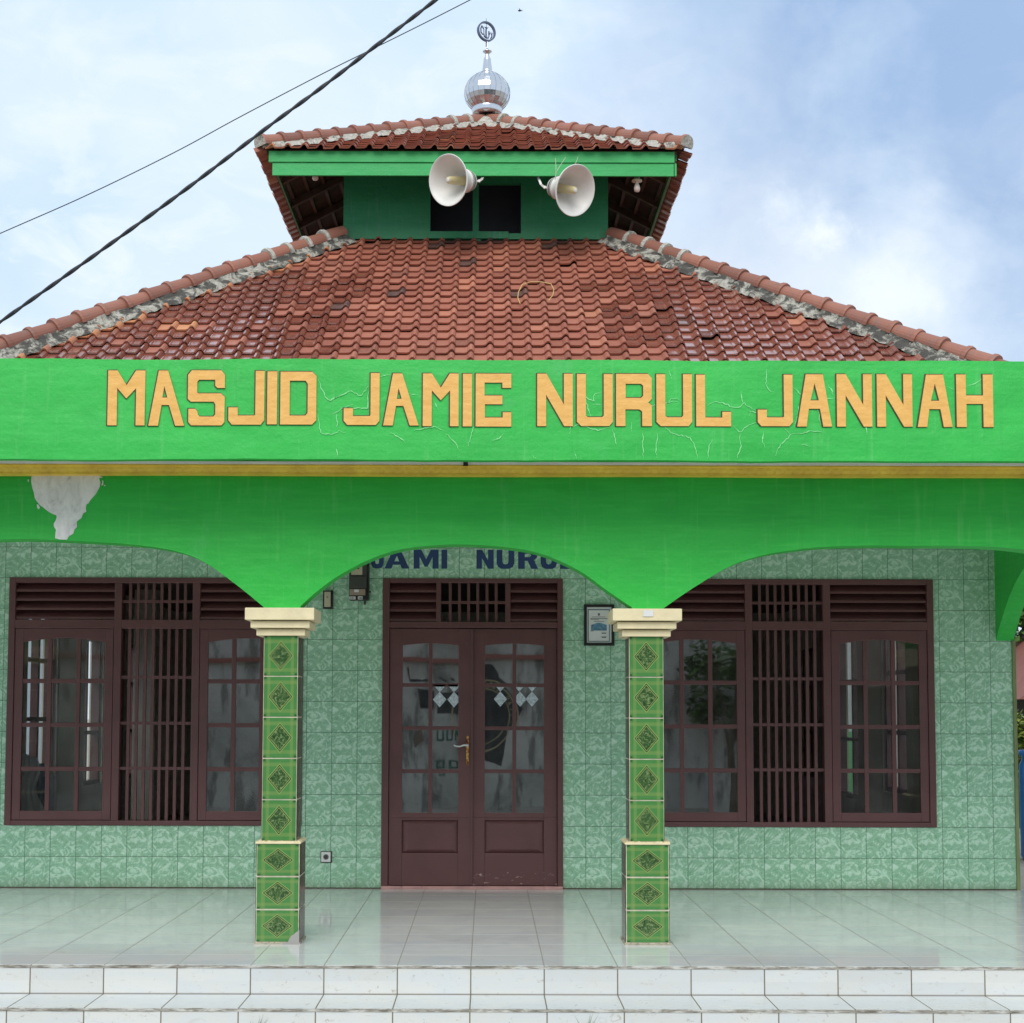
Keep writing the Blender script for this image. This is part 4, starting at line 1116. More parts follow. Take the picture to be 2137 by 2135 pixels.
# ------------------------------------------------------------------ loudspeakers
def horn(name, mpx, mpy, Y, axis, label, brx):
    ax = Vector(axis).normalized(); x, z = W(mpx, mpy, Y); o = Vector((x, Y, z))
    r = empty(name, tuple(o)); tag(r, label, 'loudspeaker', 'horn loudspeakers under the tower eave')
    R = .238
    out = [(R, 0), (R+.004, -.004), (R+.002, -.010), (.222, -.018), (.20, -.05), (.165, -.10), (.135, -.15), (.115, -.20), (.105, -.235), (.112, -.24), (.112, -.27), (.098, -.275), (.092, -.33), (.07, -.345), (0.0001, -.35)]
    inn = [(R, 0), (.222, -.006), (.198, -.05), (.16, -.10), (.128, -.15), (.10, -.20), (.075, -.24), (.0001, -.25)]
    hb_ = MB().lathe(out, o, ax, 48).lathe(inn, o, ax, 48)
    hb_.build('horn_bell', M['hornw'], r, smooth=True)
    MB().lathe([(.046, -.235), (.040, -.10), (.034, -.02), (.031, -.006), (.024, .0), (.0001, .001)], o, ax, 24).build('reflex_cone', M['horny'], r, smooth=True)
    MB().lathe([(.020, .0015), (.017, .006), (.008, .007), (.0001, .004)], o, ax, 20).build('cone_cap', M['hornw'], r, smooth=True)
    MB().lathe([(.1005, -.300), (.1005, -.292)], o, ax, 36).lathe([(.1135, -.258), (.1135, -.252)], o, ax, 36).build('driver_band', M['darkgrey'], r)
    # bracket
    br = MB(); c = o+ax*(-.315); 
    side = Vector((1, 0, 0)) if brx > 0 else Vector((-1, 0, 0))
    p1 = c+side*.10; p2 = p1+side*.035+Vector((0, -.02, .02))
    top = Vector((p2.x+side.x*.03*(1 if brx < 0 else -.3), YTE+.10, fz0+.02))
    def flat(a, b_, w=.034, t=.006):
        a, b_ = Vector(a), Vector(b_); d = (b_-a).normalized(); s = d.cross(Vector((0, 1, 0))).normalized()*w/2; u = Vector((0, t/2, 0)); b0 = len(br.v)
        for q in (a, b_):
            for v in (-s-u, s-u, s+u, -s+u): br.v.append(tuple(q+v))
        for f in ((0,1,5,4),(1,2,6,5),(2,3,7,6),(3,0,4,7),(0,3,2,1),(4,5,6,7)): br.f.append(tuple(b0+i for i in f)); br.mi.append(0)
    flat(c+side*.02, p1, .022, .004); flat(p1, p2, .022, .004); flat(p2, top, .022, .004)
    br.tube([p1+Vector((0, -.012, 0)), p1+Vector((0, .012, 0))], .014, 10)
    br.build('bracket', M['hornw'], r, bevel=.001)
    return r
horn('horn_loudspeaker', 843*D, 340*D, 13.86, (-.62, -.74, -.24), 'left white horn loudspeaker pointing left under the tower eave, in front of the dark opening', 1)
hr = horn('horn_loudspeaker', 1084*D, 359*D, 13.86, (.60, -.74, -.36), 'right white horn loudspeaker pointing right with thin loose wires tied above it', -1)
wr = MB()
def P3(px, py, Y): x, z = W(px, py, Y); return (x, Y, z)
wr.tube([P3(1157, 330, 13.99), P3(1158, 352, 13.93), P3(1157, 372, 13.95), P3(1149, 382, 14.0)], .0025, 5)
wr.tube([P3(1178, 328, 13.99), P3(1160, 356, 13.92), P3(1155, 380, 13.98)], .0025, 5)
wr.tube([P3(1204, 327, 13.99), P3(1200, 338, 13.93), P3(1192, 350, 13.9)], .0025, 5)
wr.build('wire', simple('pale_wire', (.5, .45, .38), .6), hr)

# light bulbs below the tower eaves
def bulb(px, py, Y, label, full):
    x, z = W(px, py, Y); r = empty('light_bulb', (x, Y, z)); tag(r, label, 'light bulb', 'bulbs under the tower eaves')
    zt = plane_z(x, Y)-.03
    MB().lathe([(.002, .0), (.052, .001), (.050, .012), (.030, .018), (.026, .045), (.0001, .046)], (x, Y, z), (0, 0, 1), 20).build('lamp_holder', M['beige'], r, smooth=True)
    MB().tube([(x, Y, z+.03), (x, Y, zt)], .006, 8).build('drop_wire', M['darkgrey'], r)
    s = 1.0 if full else .8
    MB().lathe([(.014, -.001), (.016, -.02*s), (.028, -.05*s), (.031, -.075*s), (.024, -.098*s), (.0001, -.108*s)], (x, Y, z), (0, 0, 1), 20).build('glass_bulb', simple('milky_bulb', (.62, .52, .46), .3), r, smooth=True)
bulb(1327, 378, 14.2, 'bulb with a wide holder hanging under the right tower eave', True)
bulb(656, 360, 14.2, 'pale bulb mostly hidden behind the board at the left tower eave', False)

# ------------------------------------------------------------------ things on the wall
def at(px, py, Y=YW): return W(px, py, Y)
def bx(px0, px1, py0, py1, Y0, Y1, mb_=None):
    x0, z1 = W(px0, py0, YW); x1, z0 = W(px1, py1, YW); mb_ = mb_ or MB(); mb_.box(x0, x1, Y0, Y1, z0, z1); return mb_
x0, z0 = at(750, 1255)
r = empty('electricity_meter', (x0, YW, z0)); tag(r, 'dark electricity meter box with beige label high on the wall, left of the door', 'electricity meter')
bx(731, 771, 1150, 1254.6, YW-.09, YW-.001).build('meter_body', M['black'], r, bevel=.004)
bx(732.5, 767, 1206, 1231, YW-.115, YW-.091).build('terminal_cover', M['darkgrey'], r, bevel=.004)
bx(733, 767, 1152, 1205, YW-.10, YW-.091).build('meter_face', M['darkgrey'], r, bevel=.002)
bx(735.5, 758, 1160, 1203, YW-.103, YW-.1005).build('label_plate', M['beige'], r)
bx(742, 752, 1188.5, 1191, YW-.105, YW-.1035).build('counter_window', M['black'], r)
bx(732, 764.5, 1232.5, 1245, YW-.112, YW-.091).build('breaker_panel', M['tan'], r, bevel=.002)
bx(742, 751, 1233.5, 1239, YW-.118, YW-.1125).build('breaker_switch', M['whitep'], r, bevel=.001)
bx(731, 744, 1247.5, 1253.5, YW-.094, YW-.0905).build('number_sticker', M['whitep'], r)
bx(749, 758.5, 1247, 1253.5, YW-.094, YW-.0905).build('number_sticker', M['whitep'], r)
tx = MB()
for i, (a, b_) in enumerate(((733, 734.2), (736, 738), (739.5, 740.6), (751, 752.4), (753.6, 755.2), (756, 757.4))): bx(a, b_, 1249.5, 1252, YW-.0955, YW-.0943, tx)
tx.build('number_marks', M['black'], r)
bx(760, 764, 1255, 1263, YW-.03, YW-.012).build('cable_gland', M['darkgrey'], r); bx(771, 775, 1235, 1238.5, YW-.05, YW-.03).build('side_screw', M['darkgrey'], r)
x0, z0 = at(685, 1272)
r = empty('switch_box', (x0, YW, z0)); tag(r, 'small black switch box with narrow beige face, beside the electricity meter', 'switch box')
bx(675.5, 695.7, 1234, 1271.7, YW-.05, YW-.001).build('box_body', M['black'], r, bevel=.003)
bx(678.5, 691.2, 1237, 1268.5, YW-.058, YW-.0505).build('box_face', M['beige'], r, bevel=.002)
bx(683, 686.5, 1246, 1250, YW-.063, YW-.0585).build('toggle', M['tan'], r)
x0, z0 = at(682, 1800)
r = empty('wall_socket', (x0, YW, z0)); tag(r, 'white round-holed wall socket low on the tiles left of the door', 'wall socket')
bx(670.5, 694, 1777, 1801, YW-.012, YW-.001).build('back_plate', M['darkgrey'], r, bevel=.002)
bx(672.3, 691.5, 1778.5, 1799, YW-.026, YW-.0125).build('front_plate', M['whitep'], r, bevel=.003)
xs_, zs_ = at(682.2, 1788.7)
MB().lathe([(.021, 0), (.021, .002), (.017, .002), (.017, 0)], (xs_, YW-.026, zs_), (0, -1, 0), 24).lathe([(.016, .0006), (.0001, .0006)], (xs_, YW-.026, zs_), (0, -1, 0), 24).box(xs_-.015, xs_+.015, YW-.029, YW-.0265, zs_-.002, zs_+.002).build('socket_ring', M['darkgrey'], r)

# framed certificate
x0, z0 = at(1250, 1347)
r = empty('framed_certificate', (x0, YW, z0)); tag(r, 'black framed certificate with blue picture hanging right of the door', 'certificate')
fr_ = MB(); X0, Z1 = at(1218.5, 1261); X1, Z0 = at(1282, 1347); t = .022
fr_.box(X0, X0+t, YW-.022, YW-.001, Z0, Z1); fr_.box(X1-t, X1, YW-.022, YW-.001, Z0, Z1); fr_.box(X0+t, X1-t, YW-.022, YW-.001, Z0, Z0+t); fr_.box(X0+t, X1-t, YW-.022, YW-.001, Z1-t, Z1)
fr_.build('frame', M['black'], r, bevel=.002)
MB().box(X0+t, X1-t, YW-.010, YW-.002, Z0+t, Z1-t).build('paper', simple('pale_paper', (.78, .80, .77), .5, var=.04), r)
def cx_(u): return X0+t+(X1-X0-2*t)*u
def cz_(v): return Z1-t-(Z1-Z0-2*t)*v
bl = MB(); yb_ = YW-.0115
def lin(u0, u1, v0, v1): bl.box(cx_(u0), cx_(u1), yb_, yb_+.001, cz_(v1), cz_(v0))
lin(.04, .93, .055, .085); lin(.04, .93, .945, .965); lin(.04, .075, .086, .944); lin(.895, .93, .086, .944)
bl.build('border', simple('teal_ink', (.12, .21, .24), .5), r)
bl = MB(); lin(.20, .76, .268, .280); lin(.15, .84, .31, .325); lin(.15, .50, .340, .352); lin(.29, .70, .392, .405)
lin(.58, .80, .70, .705); lin(.60, .78, .72, .745); lin(.60, .78, .83, .86); lin(.55, .82, .815, .82); lin(.15, .28, .66, .675); lin(.45, .53, .17, .235)
bl.build('text_lines', simple('grey_ink', (.14, .14, .13), .6), r)
bl = MB(); lin(.17, .81, .50, .655); bl.face([(cx_(.17), yb_-.0003, cz_(.5)), (cx_(.81), yb_-.0003, cz_(.5)), (cx_(.55), yb_-.0003, cz_(.44)), (cx_(.42), yb_-.0003, cz_(.44))])
bl.build('picture', simple('blue_print', (.12, .27, .38), .5, var=.5, scale=40), r)

# small white sticker on right capital -> part
xk = xcr; MB().box(xk-.025, xk+.035, YC-.061, YC-.0575, 1.955, 1.992).build('sticker', M['whitep'], mosque)

# yellow wire loop on the roof
def onroof(px, py, lift=.05):
    # intersect the view ray with the front roof plane
    dx = (px-PX)/F; dy = (PY-py)/F; d = Vector((dx, cos(PIT)-dy*sin(PIT), sin(PIT)+dy*cos(PIT)))
    t = (zbase-slope*YT-CZ)/(d.z-slope*d.y); p = Vector((0,0,CZ))+d*t; return (p.x, p.y-.02, p.z+lift)
wp = [(1080,628),(1088,612),(1105,606),(1128,606),(1148,610),(1154,622),(1152,634),(1143,645)]
o = MB().tube([onroof(a, b_, .075) for a, b_ in wp], .004, 6).tube([onroof(a, b_, .075) for a, b_ in [(1080,628),(1079,640),(1084,652)]], .004, 6).build('loose_wire', simple('yellow_wire', (.60, .42, .16), .5))
tag(o, 'bent yellow wire lying loose on the lower tiled roof', 'wire')

# ------------------------------------------------------------------ porch floor, steps, ground
fl = MB(); fl.box(-7, 6.6, YE+.016, YW-.0015, -.16, 0)
tag(fl.build('porch_floor', M['floor']), kind='structure')
s1 = MB(); s1.box(-7, 6.6, YE, YE+.015, -.155, -.016)
s1.box(-7, 6.6, 7.81+.016, YE+.014, -.32, -.156)
s1.box(-7, 6.6, 7.81, 7.825, -.32, -.172)
s1.box(-7, 6.6, 7.42, 7.809, -.40, -.315)
steps = s1.build('steps', [M['step']]); tag(steps, kind='structure')
nz = MB()
for (yy, zz) in ((YE, 0.0), (7.81, -.156)):
    x = -7.0
    while x < 6.6:
        L = random.uniform(.02, .07); nz.box(x, min(x+L, 6.6), yy-.002-random.uniform(0, .002), yy+.014, zz-.0155, zz-.001-random.uniform(0, .0035)); x += L
tag(nz.build('step_nosing', M['nosing']), kind='structure')
m, nt, b = newmat('dusty_ground'); co = objco(nt)
n1 = nois(nt, co, .8, 6, .65); n2 = nois(nt, co, 30, 5, .7)
c = ramp(nt, n1, [(.3, (.33, .30, .26)), (.7, (.48, .45, .40))]); c = mixc(nt, ramp(nt, n2, [(.5, 0), (.7, .5)]), c, (.15, .13, .11))
lk(nt, c, b.inputs['Base Color']); b.inputs['Roughness'].default_value = .95; bump(nt, b, n2, .6, .03)
g = MB(); g.face([(-400, -400, -.33), (400, -400, -.33), (400, 400, -.33), (-400, 400, -.33)]); tag(g.build('ground', m), kind='structure')
pv_ = MB(); pv_.box(4.2, 6.6, YW-.001, 30, -.33, -.03); pv_.build('side_path', simple('pale_paving', (.42, .38, .32), .8, var=.2, scale=2)); tag(bpy.data.objects['side_path'], kind='structure')

# weeds on the lower step
def weed(px, py, n, h, label):
    x, _ = W(px, py, 7.80); r = MB(); rn = random.Random(int(px))
    for k in range(n):
        a = rn.uniform(-1, 1); hh = h*rn.uniform(.5, 1); bx_ = x+rn.uniform(-.012, .012); y = 7.800; w = .0022
        p = [(bx_, y-.002, -.325), (bx_+a*.2*hh, y-.008, -.325+hh*.5), (bx_+a*.55*hh, y-.02, -.325+hh)]
        r.face([(p[0][0]-w, p[0][1], p[0][2]), (p[0][0]+w, p[0][1], p[0][2]), (p[1][0]+w, p[1][1], p[1][2]), (p[1][0]-w, p[1][1], p[1][2])])
        r.face([(p[1][0]-w, p[1][1], p[1][2]), (p[1][0]+w, p[1][1], p[1][2]), p[2]])
    o = r.build('weed', simple('weed_green', (.09, .16, .06), .7)); tag(o, label, 'weed')
weed(1228, 2120, 9, .19, 'tuft of thin grass blades growing by the lower step, right of the centre')
weed(541, 2120, 14, .16, 'small bushy weed against the lower step below the left column')

# ------------------------------------------------------------------ cables
def cable(pts, Y, r, name, label, twist):
    cv = spl(pts, 40); P = []
    for (a, b_) in cv: x, z = W(a*D, b_*D, Y); P.append(Vector((x, Y, z)))
    m_ = MB()
    if twist:
        for ph in (0, pi):
            Q = []
            L = 0
            for i, p in enumerate(P):
                if i: L += (p-P[i-1]).length
                an = L*2*pi/.21+ph; Q.append(p+Vector((-.45*cos(an)*r*.42, sin(an)*r*.5, .75*cos(an)*r*.42)))
            m_.tube(Q, r*.70, 8)
    else: m_.tube(P, r, 6)
    o = m_.build(name, M['cable'], smooth=True); tag(o, label, 'cable'); return o
def ext(pts, n=3.0):
    (x0, y0), (x1, y1) = pts[0], pts[1]; a = (x0-(x1-x0)*n, y0-(y1-y0)*n*1.0); (x2, y2), (x3, y3) = pts[-2], pts[-1]; b_ = (x3+(x3-x2)*n, y3+(y3-y2)*n); return [a]+pts+[b_]
cable(ext([(0, 609), (180, 481), (344, 362), (500, 243), (600, 169), (700, 92), (818, 1)], 1.5), 6.4, .0085, 'power_cable', 'thick twisted black cable crossing the sky at upper left', True)
cable(ext([(0, 442), (160, 371), (325, 290), (450, 222), (600, 143), (700, 93), (800, 43), (884, 0)], 1.5), 9.5, .0032, 'telephone_wire', 'thin dark wire crossing the sky above the thick twisted cable', False)

# ------------------------------------------------------------------ bird
x, z = W(1082, 22, 30); bd_ = MB()
bd_.lathe([(.001, -.05), (.012, -.03), (.016, 0), (.010, .03), (.004, .045), (.001, .07)], (x, 30, z), (1, 0, 0), 10)
bd_.face([(x-.01, 30, z+.004), (x+.02, 30, z+.004), (x-.02, 29.9, z+.012)]); bd_.face([(x-.01, 30, z+.004), (x-.02, 30.1, z+.012), (x+.02, 30, z+.004)])
tag(bd_.build('bird', M['black']), 'tiny dark bird flying high right of the dome', 'bird')

# ------------------------------------------------------------------ inside: hanging robe
x, z = W(48, 1600, 12.3)
cl = MB(); rn = random.Random(4); K = 26; R_ = 16
for j in range(R_+1):
    t = j/R_; wd = .17+.05*t+.03*sin(t*9)
    for k in range(K+1):
        u = k/K-.5; yy = 12.35+.02*sin(u*38+t*3)+.015*sin(u*17+t*7); cl.v.append((x-.07+u*2*wd*(.7+.3*t)+.10*(1-t)*.5, yy, 1.02-t*.52+.02*sin(u*5+2)))
for j in range(R_):
    for k in range(K): a = j*(K+1)+k; cl.f.append((a, a+1, a+K+2, a+K+1)); cl.mi.append(0)
tag(cl.build('prayer_robe', M['cloth'], smooth=True), 'white robe draped inside the far left window', 'cloth')
tag(MB().box(x-.02, x+.14, 12.40, 12.75, .013, .85).box(x-.02, x+.14, 12.40, 12.45, .85, .95).build('blue_cabinet', M['bluecl'], bevel=.01), 'blue cabinet standing behind the white robe inside the left window', 'cabinet')

# ------------------------------------------------------------------ neighbours
# green and white house wall beyond the right side windows
nb = empty('neighbour_house', (5, 20, -.33)); tag(nb, 'house with white and green walls seen through the right window', 'house')
MB().box(4.9, 5.1, 15.6, 24, -.33, 1.14).build('lower_wall', simple('bright_green_house_paint', (.05, .48, .08), .6), nb)
MB().box(4.92, 5.08, 15.6, 24, 1.141, 3.3).build('wall', simple('white_house_paint', (.72, .74, .70), .6), nb)
# roofed hut on the far right
ht = empty('wooden_hut', (8.2, 19, -.33)); 
def hx(px, Y): return WX(px, 1450, Y)
tag(ht, 'dark hut with reddish brown roof beyond the right end of the wall', 'hut')
yh = 21.0; xa = hx(2116, yh); zz1 = WZ(2120, 1450, yh); zz2 = WZ(2137, 1415, yh)
MB().box(xa+.05, xa+3, yh, yh+3, -.33, zz1).build('wall', simple('dark_hut_wall', (.05, .045, .04), .8), ht)
q = MB(); q.face([(xa-.1, yh-.5, zz1-.05), (xa+1.5, yh-.5, zz1+1.1), (xa+1.5, yh+3.5, zz1+1.1), (xa-.1, yh+3.5, zz1-.05)]); q.face([(xa+3.1, yh+3.5, zz1-.05), (xa+1.5, yh+3.5, zz1+1.1), (xa+1.5, yh-.5, zz1+1.1), (xa+3.1, yh-.5, zz1-.05)])
q.face([(xa-.1, yh-.49, zz1-.05), (xa+3.1, yh-.49, zz1-.05), (xa+1.5, yh-.49, zz1+1.1)])
q.build('roof', simple('brown_red_roof', (.24, .09, .07), .7), ht)
# blue bin
yb = 14.5; xb = hx(2134, yb)+.2
r = empty('blue_barrel', (xb, yb, -.03)); tag(r, 'blue plastic barrel standing on the path at the right edge', 'barrel')
zt_ = WZ(2130, 1563, yb)
MB().lathe([(.001, 0), (.20, .0), (.235, .04), (.235, zt_-.12), (.21, zt_-.06), (.21, zt_-.02)], (xb, yb, -.029), (0, 0, 1), 28).build('barrel_body', M['bin'], r, smooth=True)
MB().lathe([(.235, zt_-.02), (.24, zt_+.0), (.235, zt_+.03), (.001, zt_+.035)], (xb, yb, -.029), (0, 0, 1), 28).build('barrel_lid', M['bin'], r, smooth=True)

# trees
def leafmat(name, a, b_):
    m, nt, bb = newmat(name); co = objco(nt); oi = nd(nt, 'ShaderNodeAttribute', attribute_name='tint')
    lk(nt, mixc(nt, oi.outputs['Fac'], a, b_), bb.inputs['Base Color']); bb.inputs['Roughness'].default_value = .5
    bb.inputs['Transmission Weight'].default_value = 0; return m
LM = leafmat('tree_leaf', (.030, .075, .018), (.13, .23, .045)); LM2 = leafmat('shrub_leaf', (.06, .10, .02), (.26, .30, .05))
BK = simple('bark', (.11, .085, .06), .9)
def tree(x, y, z0, H, R, n, label, cat, name, seed, lm, leafs=.16, group=None):
    rn = random.Random(seed); r = empty(name, (x, y, z0)); tag(r, label, cat, group)
    t = MB(); th = H*.45; t.tube([(x, y, z0), (x+.05*H*.2, y, z0+th*.5), (x, y, z0+th)], 1, 8, radii=[.05*H*.5+.02, .035*H*.5+.015, .025*H*.5+.01])
    cl = []
    for k in range(9):
        a = rn.uniform(0, 2*pi); d = R*rn.uniform(.3, .85); zz = z0+H*rn.uniform(.5, .95)
        p = Vector((x+cos(a)*d, y+sin(a)*d, zz)); cl.append((p, R*rn.uniform(.3, .5)))
        t.tube([(x, y, z0+th*rn.uniform(.7, 1)), tuple((p+Vector((x, y, z0+th)))/2+Vector((0, 0, .1))), tuple(p)], 1, 6, radii=[.03*H*.4, .02*H*.3, .006*H*.3])
    t.build('trunk', BK, r)
    c = MB(); tint = []
    for i in range(n):
        p, rr = cl[rn.randrange(len(cl))]
        v = Vector((rn.gauss(0, 1), rn.gauss(0, 1), rn.gauss(0, .8))).normalized()*rr*rn.random()**.4
        q = p+v; a = Vector((rn.uniform(-1, 1), rn.uniform(-1, 1), rn.uniform(-.4, .4))).normalized(); b_ = a.cross(Vector((rn.uniform(-1, 1), rn.uniform(-1, 1), 1)).normalized()).normalized()
        s = leafs*rn.uniform(.6, 1.2)
        c.face([q-a*s*.5, q+b_*s*.22, q+a*s*.5, q-b_*s*.22]); tint.append(rn.random())
    c.build('crown', lm, r, attrs={'tint': tint})
tree(hx(2145, 25), 25, -.33, 5.2, 2.2, 7000, 'leafy green tree rising behind the hut at the right edge', 'tree', 'tree', 5, LM, .22)
tree(hx(2140, 17.3)+.15, 17.3, -.33, 1.75, .5, 2200, 'yellow green shrub beside the path at the right edge', 'shrub', 'shrub', 8, LM2, .10)
# left side outside windows: shrub/wall
nb2 = empty('pale_house', (-9, 18, -.33)); tag(nb2, 'pale house wall seen through the side openings of the far left window', 'house')
MB().box(-7.4, -7.2, 12.5, 26, -.33, 3.0).build('wall', simple('pale_blue_house_paint', (.56, .60, .66), .6, var=.2, scale=1.5), nb2)

# ------------------------------------------------------------------ across the street (seen only as reflections)
m, nt, b = newmat('stained_grey_plaster'); co = objco(nt)
n1 = nois(nt, co, .9, 7, .65, .8); n2 = nois(nt, mapping(nt, co, (3, 3, .8)), 1.4, 6, .7)
c = ramp(nt, n1, [(.3, (.26, .25, .22)), (.48, (.46, .45, .41)), (.66, (.62, .60, .55))]); c = mixc(nt, ramp(nt, n2, [(.50, 0), (.60, .75)]), c, (.12, .115, .10))
lk(nt, c, b.inputs['Base Color']); b.inputs['Roughness'].default_value = .9
sb_ = empty('street_building', (-3, -3.2, -.33)); tag(sb_, 'stained grey plastered building across the street, mirrored in the glass', 'building')
MB().box(-10, 5.3, -3.4, -3.0, -.33, 4.0).build('wall', m, sb_)
MB().box(-10, 2.3, -3.0+.001, -2.9, 2.3, 2.38).build('red_band', simple('red_band_paint', (.30, .10, .08), .7), sb_)
def mur(px, py):
    x, z = W(px, py, 2*YW+3.0); return (x, z)
def door_px(u, v): return mur(820+u/4.594, 1280+v/4.594)
YM = -2.999
def flatpoly(name, lp, mat, lift=0.0):
    q = MB(); q.face([(x, YM+lift, z) for x, z in lp][::-1]); return q.build(name, mat, sb_)
darkp = simple('faded_black_paint', (.035, .035, .038), .8, var=.3, scale=4)
flatpoly('painted_silhouette', [door_px(*p) for p in [(800,520),(893,505),(930,520),(975,590),(985,640),(1080,720),(1215,905),(1190,960),(1140,1060),(1120,1180),(1110,1250),(1080,1450),(1000,1420),(893,1390),(760,1400),(720,1200),(700,900),(740,640)]], darkp)
tanp = simple('tan_ring_paint', (.50, .43, .24), .7); grn = simple('faded_green_paint', (.04, .14, .10), .7, var=.3)
cxr, czr = door_px(850, 985); Rr = 330/4.594/3100*(2*YW+3.0)
for (ro, ri) in ((1.0, .965), (.80, .775)):
    q = MB(); n = 64
    for k in range(n):
        a0, a1 = 2*pi*k/n, 2*pi*(k+1)/n
        q.face([(cxr+cos(a)*r_*Rr, YM+.003, czr+sin(a)*r_*Rr) for a, r_ in ((a1, ro), (a0, ro), (a0, ri), (a1, ri))])
    q.build('painted_ring', tanp, sb_)
GL['C'] = [[(.1,1),(.9,1),(1,.9),(1,.68),(.74,.68),(.74,.83),(.26,.83),(.26,.17),(.74,.17),(.74,.32),(1,.32),(1,.1),(.9,0),(.1,0),(0,.1),(0,.9)]]
GL['T'] = [[(.37,0),(.37,.83),(0,.83),(0,1),(1,1),(1,.83),(.63,.83),(.63,0)]]
ang = 112
for ch in 'MACANA HATI':
    if ch != ' ':
        a = radians(ang); h = .125*Rr; wd = .042*Rr if ch != 'I' else .012*Rr
        lp = []
        for l in GL[ch]:
            lp.append([(cxr+cos(a)*(.885*Rr+(v-.5)*h)+sin(a)*(u-.5)*2*wd, czr+sin(a)*(.885*Rr+(v-.5)*h)-cos(a)*(u-.5)*2*wd) for u, v in l])
        poly_obj('painted_letter', lp, YM+.004, tanp, .001, sb_)
    ang -= 11
for (ch, u0, u1, v0, v1) in (('U', 400, 470, 1118, 1225), ('U', 490, 560, 1118, 1225), ('N', 580, 640, 1118, 1225), ('D', 390, 480, 1410, 1490), ('D', 515, 610, 1410, 1490), ('N', 330, 400, 1540, 1590), ('S', 480, 540, 1535, 1580)):
    X0, Z1 = door_px(u0, v0); X1, Z0 = door_px(u1, v1)
    poly_obj('painted_letter', glyph(ch, X0, X1, Z0, Z1), YM+.002, grn, .001, sb_)
for P in ([(128,515),(150,515),(165,630),(240,625),(270,640),(300,625),(335,640),(335,655),(160,655)], [(485,600),(560,640),(545,655),(480,615)], [(590,620),(625,612),(635,650),(615,640)], [(250,740),(350,750),(350,925),(275,920)], [(385,765),(640,765),(640,970),(385,965)], [(195,1130),(215,1150),(245,1120),(275,1230),(185,1310),(165,1220)]):
    flatpoly('painted_mark', [door_px(*p) for p in P], darkp if len(P) != 6 else simple('rust_stain', (.16, .12, .09), .8), .001)
h2 = empty('opposite_house', (8, -4, -.33)); tag(h2, 'dark walled house with clay roof across the street, mirrored in the right window', 'house')
MB().box(5.6, 12, -5, -3.4, -.33, 2.0).build('wall', simple('dark_house_wall', (.16, .13, .14), .8), h2)
q = MB(); q.face([(5.0, -2.9, 1.9), (12.5, -2.9, 1.9), (12.5, -6.5, 4.0), (5.6, -6.5, 4.0)][::-1]); q.build('roof', simple('weathered_clay_roof', (.19, .13, .12), .8, var=.4, scale=5), h2)
tree(4.2, -2.0, -.33, 2.9, 1.0, 2500, 'garden tree across the street mirrored in the right window', 'tree', 'tree', 15, LM, .2)

# ------------------------------------------------------------------ sky and light
w = bpy.data.worlds.new('World'); sc.world = w; w.use_nodes = True; nt = w.node_tree
bg = nt.nodes['Background']
sky = nt.nodes.new('ShaderNodeTexSky'); sky.sky_type = 'NISHITA'; sky.sun_disc = False
SE, SA = 43, 188    # elevation, compass azimuth where 180 = -Y (behind the camera)
sky.sun_elevation = radians(SE); sky.sun_rotation = radians(SA); sky.air_density = 1.2; sky.dust_density = 1.2; sky.ozone_density = 1.5
tc = nt.nodes.new('ShaderNodeTexCoord').outputs['Generated']
x, y, z = sepxyz(nt, tc)
def dirblob(px, py, rad, soft_):
    d = Vector(((px*D-PX)/F, cos(PIT)-((PY-py*D)/F)*sin(PIT), sin(PIT)+((PY-py*D)/F)*cos(PIT))).normalized()
    n = nt.nodes.new('ShaderNodeVectorMath'); n.operation = 'DISTANCE'; lk(nt, tcd, n.inputs[0]); n.inputs[1].default_value = d
    return ramp(nt, n.outputs['Value'], [(max(0, rad-soft_), 1), (rad+soft_, 0)])
wn_ = nt.nodes.new('ShaderNodeTexNoise'); wn_.inputs['Scale'].default_value = 6; wn_.inputs['Detail'].default_value = 9; wn_.inputs['Roughness'].default_value = .6; lk(nt, tc, wn_.inputs['Vector'])
vm = nt.nodes.new('ShaderNodeVectorMath'); vm.operation = 'MULTIPLY_ADD'; lk(nt, wn_.outputs['Color'], vm.inputs[0]); vm.inputs[1].default_value = (.26, .26, .26); vm.inputs[2].default_value = (-.13, -.13, -.13)
va = nt.nodes.new('ShaderNodeVectorMath'); va.operation = 'ADD'; lk(nt, tc, va.inputs[0]); lk(nt, vm.outputs[0], va.inputs[1]); tcd = va.outputs[0]
base = nois(nt, mapping(nt, tc, (1, 1, 2.2)), 3.2, 8, .58, .4)
cl_a = ramp(nt, base, [(.30, .35), (.62, 1)])
K = 8.6
nis = nt.nodes.new('ShaderNodeVectorMath'); nis.operation = 'SCALE'; nis.inputs['Scale'].default_value = 1.0; lk(nt, sky.outputs[0], nis.inputs[0])
pale = (.56*K, .76*K, .98*K); white = (.90*K, .96*K, 1.02*K); blue = (.31*K, .46*K, .72*K); grey = (.50*K, .63*K, .83*K)
c = mixc(nt, .93, nis.outputs[0], pale)
c = mixc(nt, math_(nt, 'MULTIPLY', cl_a, .55), c, white)
b1 = dirblob(1880, 190, .21, .085)
bm = ramp(nt, nois(nt, mapping(nt, tc, (1, 1, 1.6)), 7, 7, .6, .8), [(.25, .60), (.60, 1)])
b2 = dirblob(1640, 540, .07, .05); b3 = dirblob(1350, 500, .08, .06); b5 = dirblob(1500, 415, .035, .02)
c = mixc(nt, math_(nt, 'MULTIPLY', math_(nt, 'MAXIMUM', math_(nt, 'MAXIMUM', b2, b3), b5), .85), c, white)
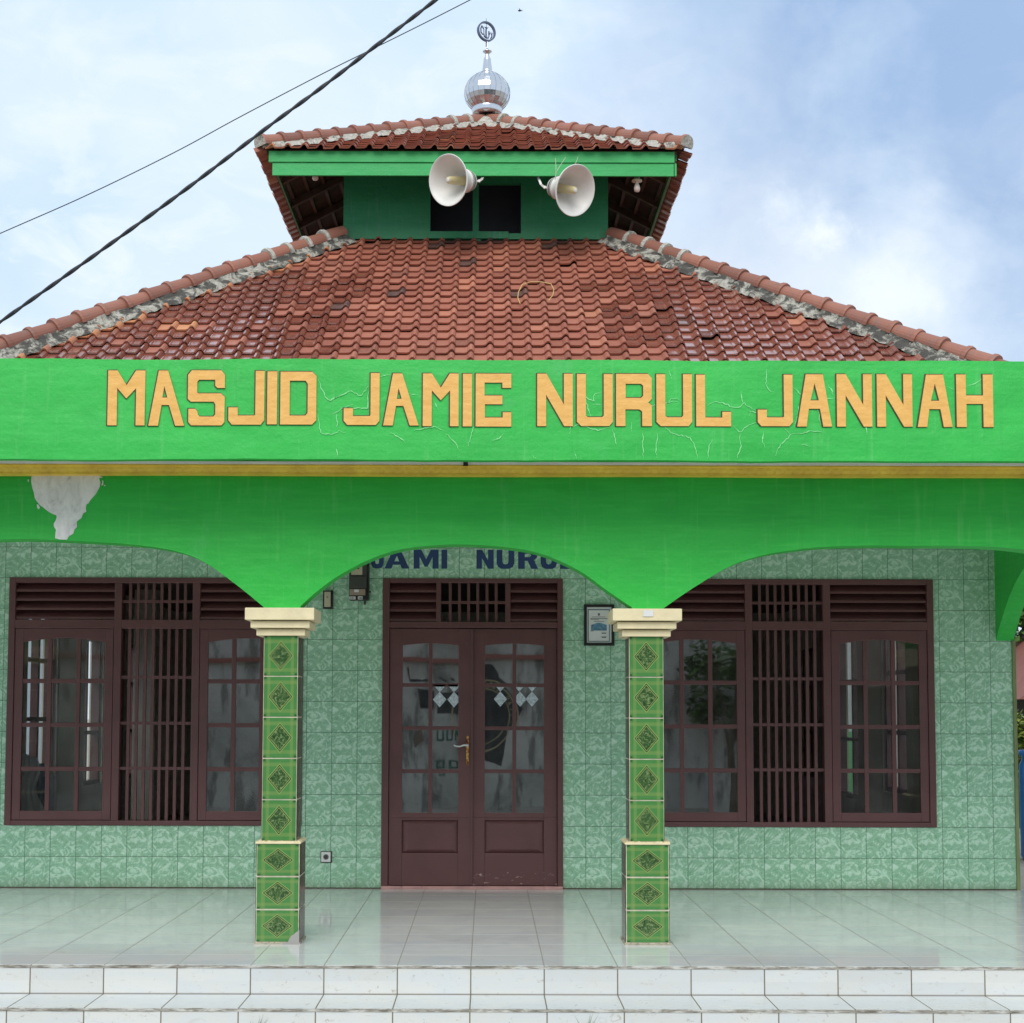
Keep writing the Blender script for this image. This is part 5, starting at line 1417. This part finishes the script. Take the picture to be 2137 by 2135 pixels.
b4 = dirblob(1900, 620, .03, .03); c = mixc(nt, math_(nt, 'MULTIPLY', b4, .3), c, blue)
b6 = dirblob(80, 420, .03, .04); c = mixc(nt, math_(nt, 'MULTIPLY', b6, .5), c, (.50*K, .70*K, .97*K))
pf_ = nois(nt, mapping(nt, tc, (1, 1, 1.8)), 14, 8, .6, .6); c = mixc(nt, math_(nt, 'MULTIPLY', ramp(nt, pf_, [(.50, 0), (.64, .75)]), ramp(nt, z, [(.10, 1), (.45, .35)])), c, white)
low = dirblob(1650, 520, .085, .05)
c = mixc(nt, math_(nt, 'MULTIPLY', math_(nt, 'MULTIPLY', math_(nt, 'MULTIPLY', b1, bm), math_(nt, 'SUBTRACT', 1, math_(nt, 'MULTIPLY', math_(nt, 'MAXIMUM', math_(nt, 'MAXIMUM', b2, b5), low), .95))), .92), c, blue)
lk(nt, c, bg.inputs['Color']); bg.inputs['Strength'].default_value = .105
sun = bpy.data.lights.new('sun', 'SUN'); sun.energy = 2.0; sun.angle = radians(42); sun.color = (1, .96, .90)
so = bpy.data.objects.new('sun', sun); COL.objects.link(so)
az = radians(SA); sd = Vector((sin(az)*cos(radians(SE)), cos(az)*cos(radians(SE)), sin(radians(SE))))
so.rotation_euler = sd.to_track_quat('Z', 'Y').to_euler()

# ------------------------------------------------------------------ camera
cam = bpy.data.cameras.new('camera'); co_ = bpy.data.objects.new('camera', cam); COL.objects.link(co_)
co_.location = (0, 0, CZ)
R0 = Matrix.Rotation(radians(90)+PIT, 4, 'X'); roll = Matrix.Rotation(radians(.14), 4, 'Z')
co_.rotation_euler = (R0 @ roll).to_euler()
cam.sensor_fit = 'HORIZONTAL'; cam.sensor_width = 36; cam.lens = F/2137*36
cam.shift_x = (1068.5-PX)/2137; cam.shift_y = (PY-1067.5)/2137
cam.clip_end = 2000; cam.clip_start = .05
sc.camera = co_
sc.render.engine = 'CYCLES'
sc.view_settings.view_transform = 'Standard'; sc.view_settings.look = 'None'; sc.view_settings.gamma = 1; sc.view_settings.exposure = 0.27
sc.cycles.max_bounces = 10; sc.cycles.transparent_max_bounces = 16
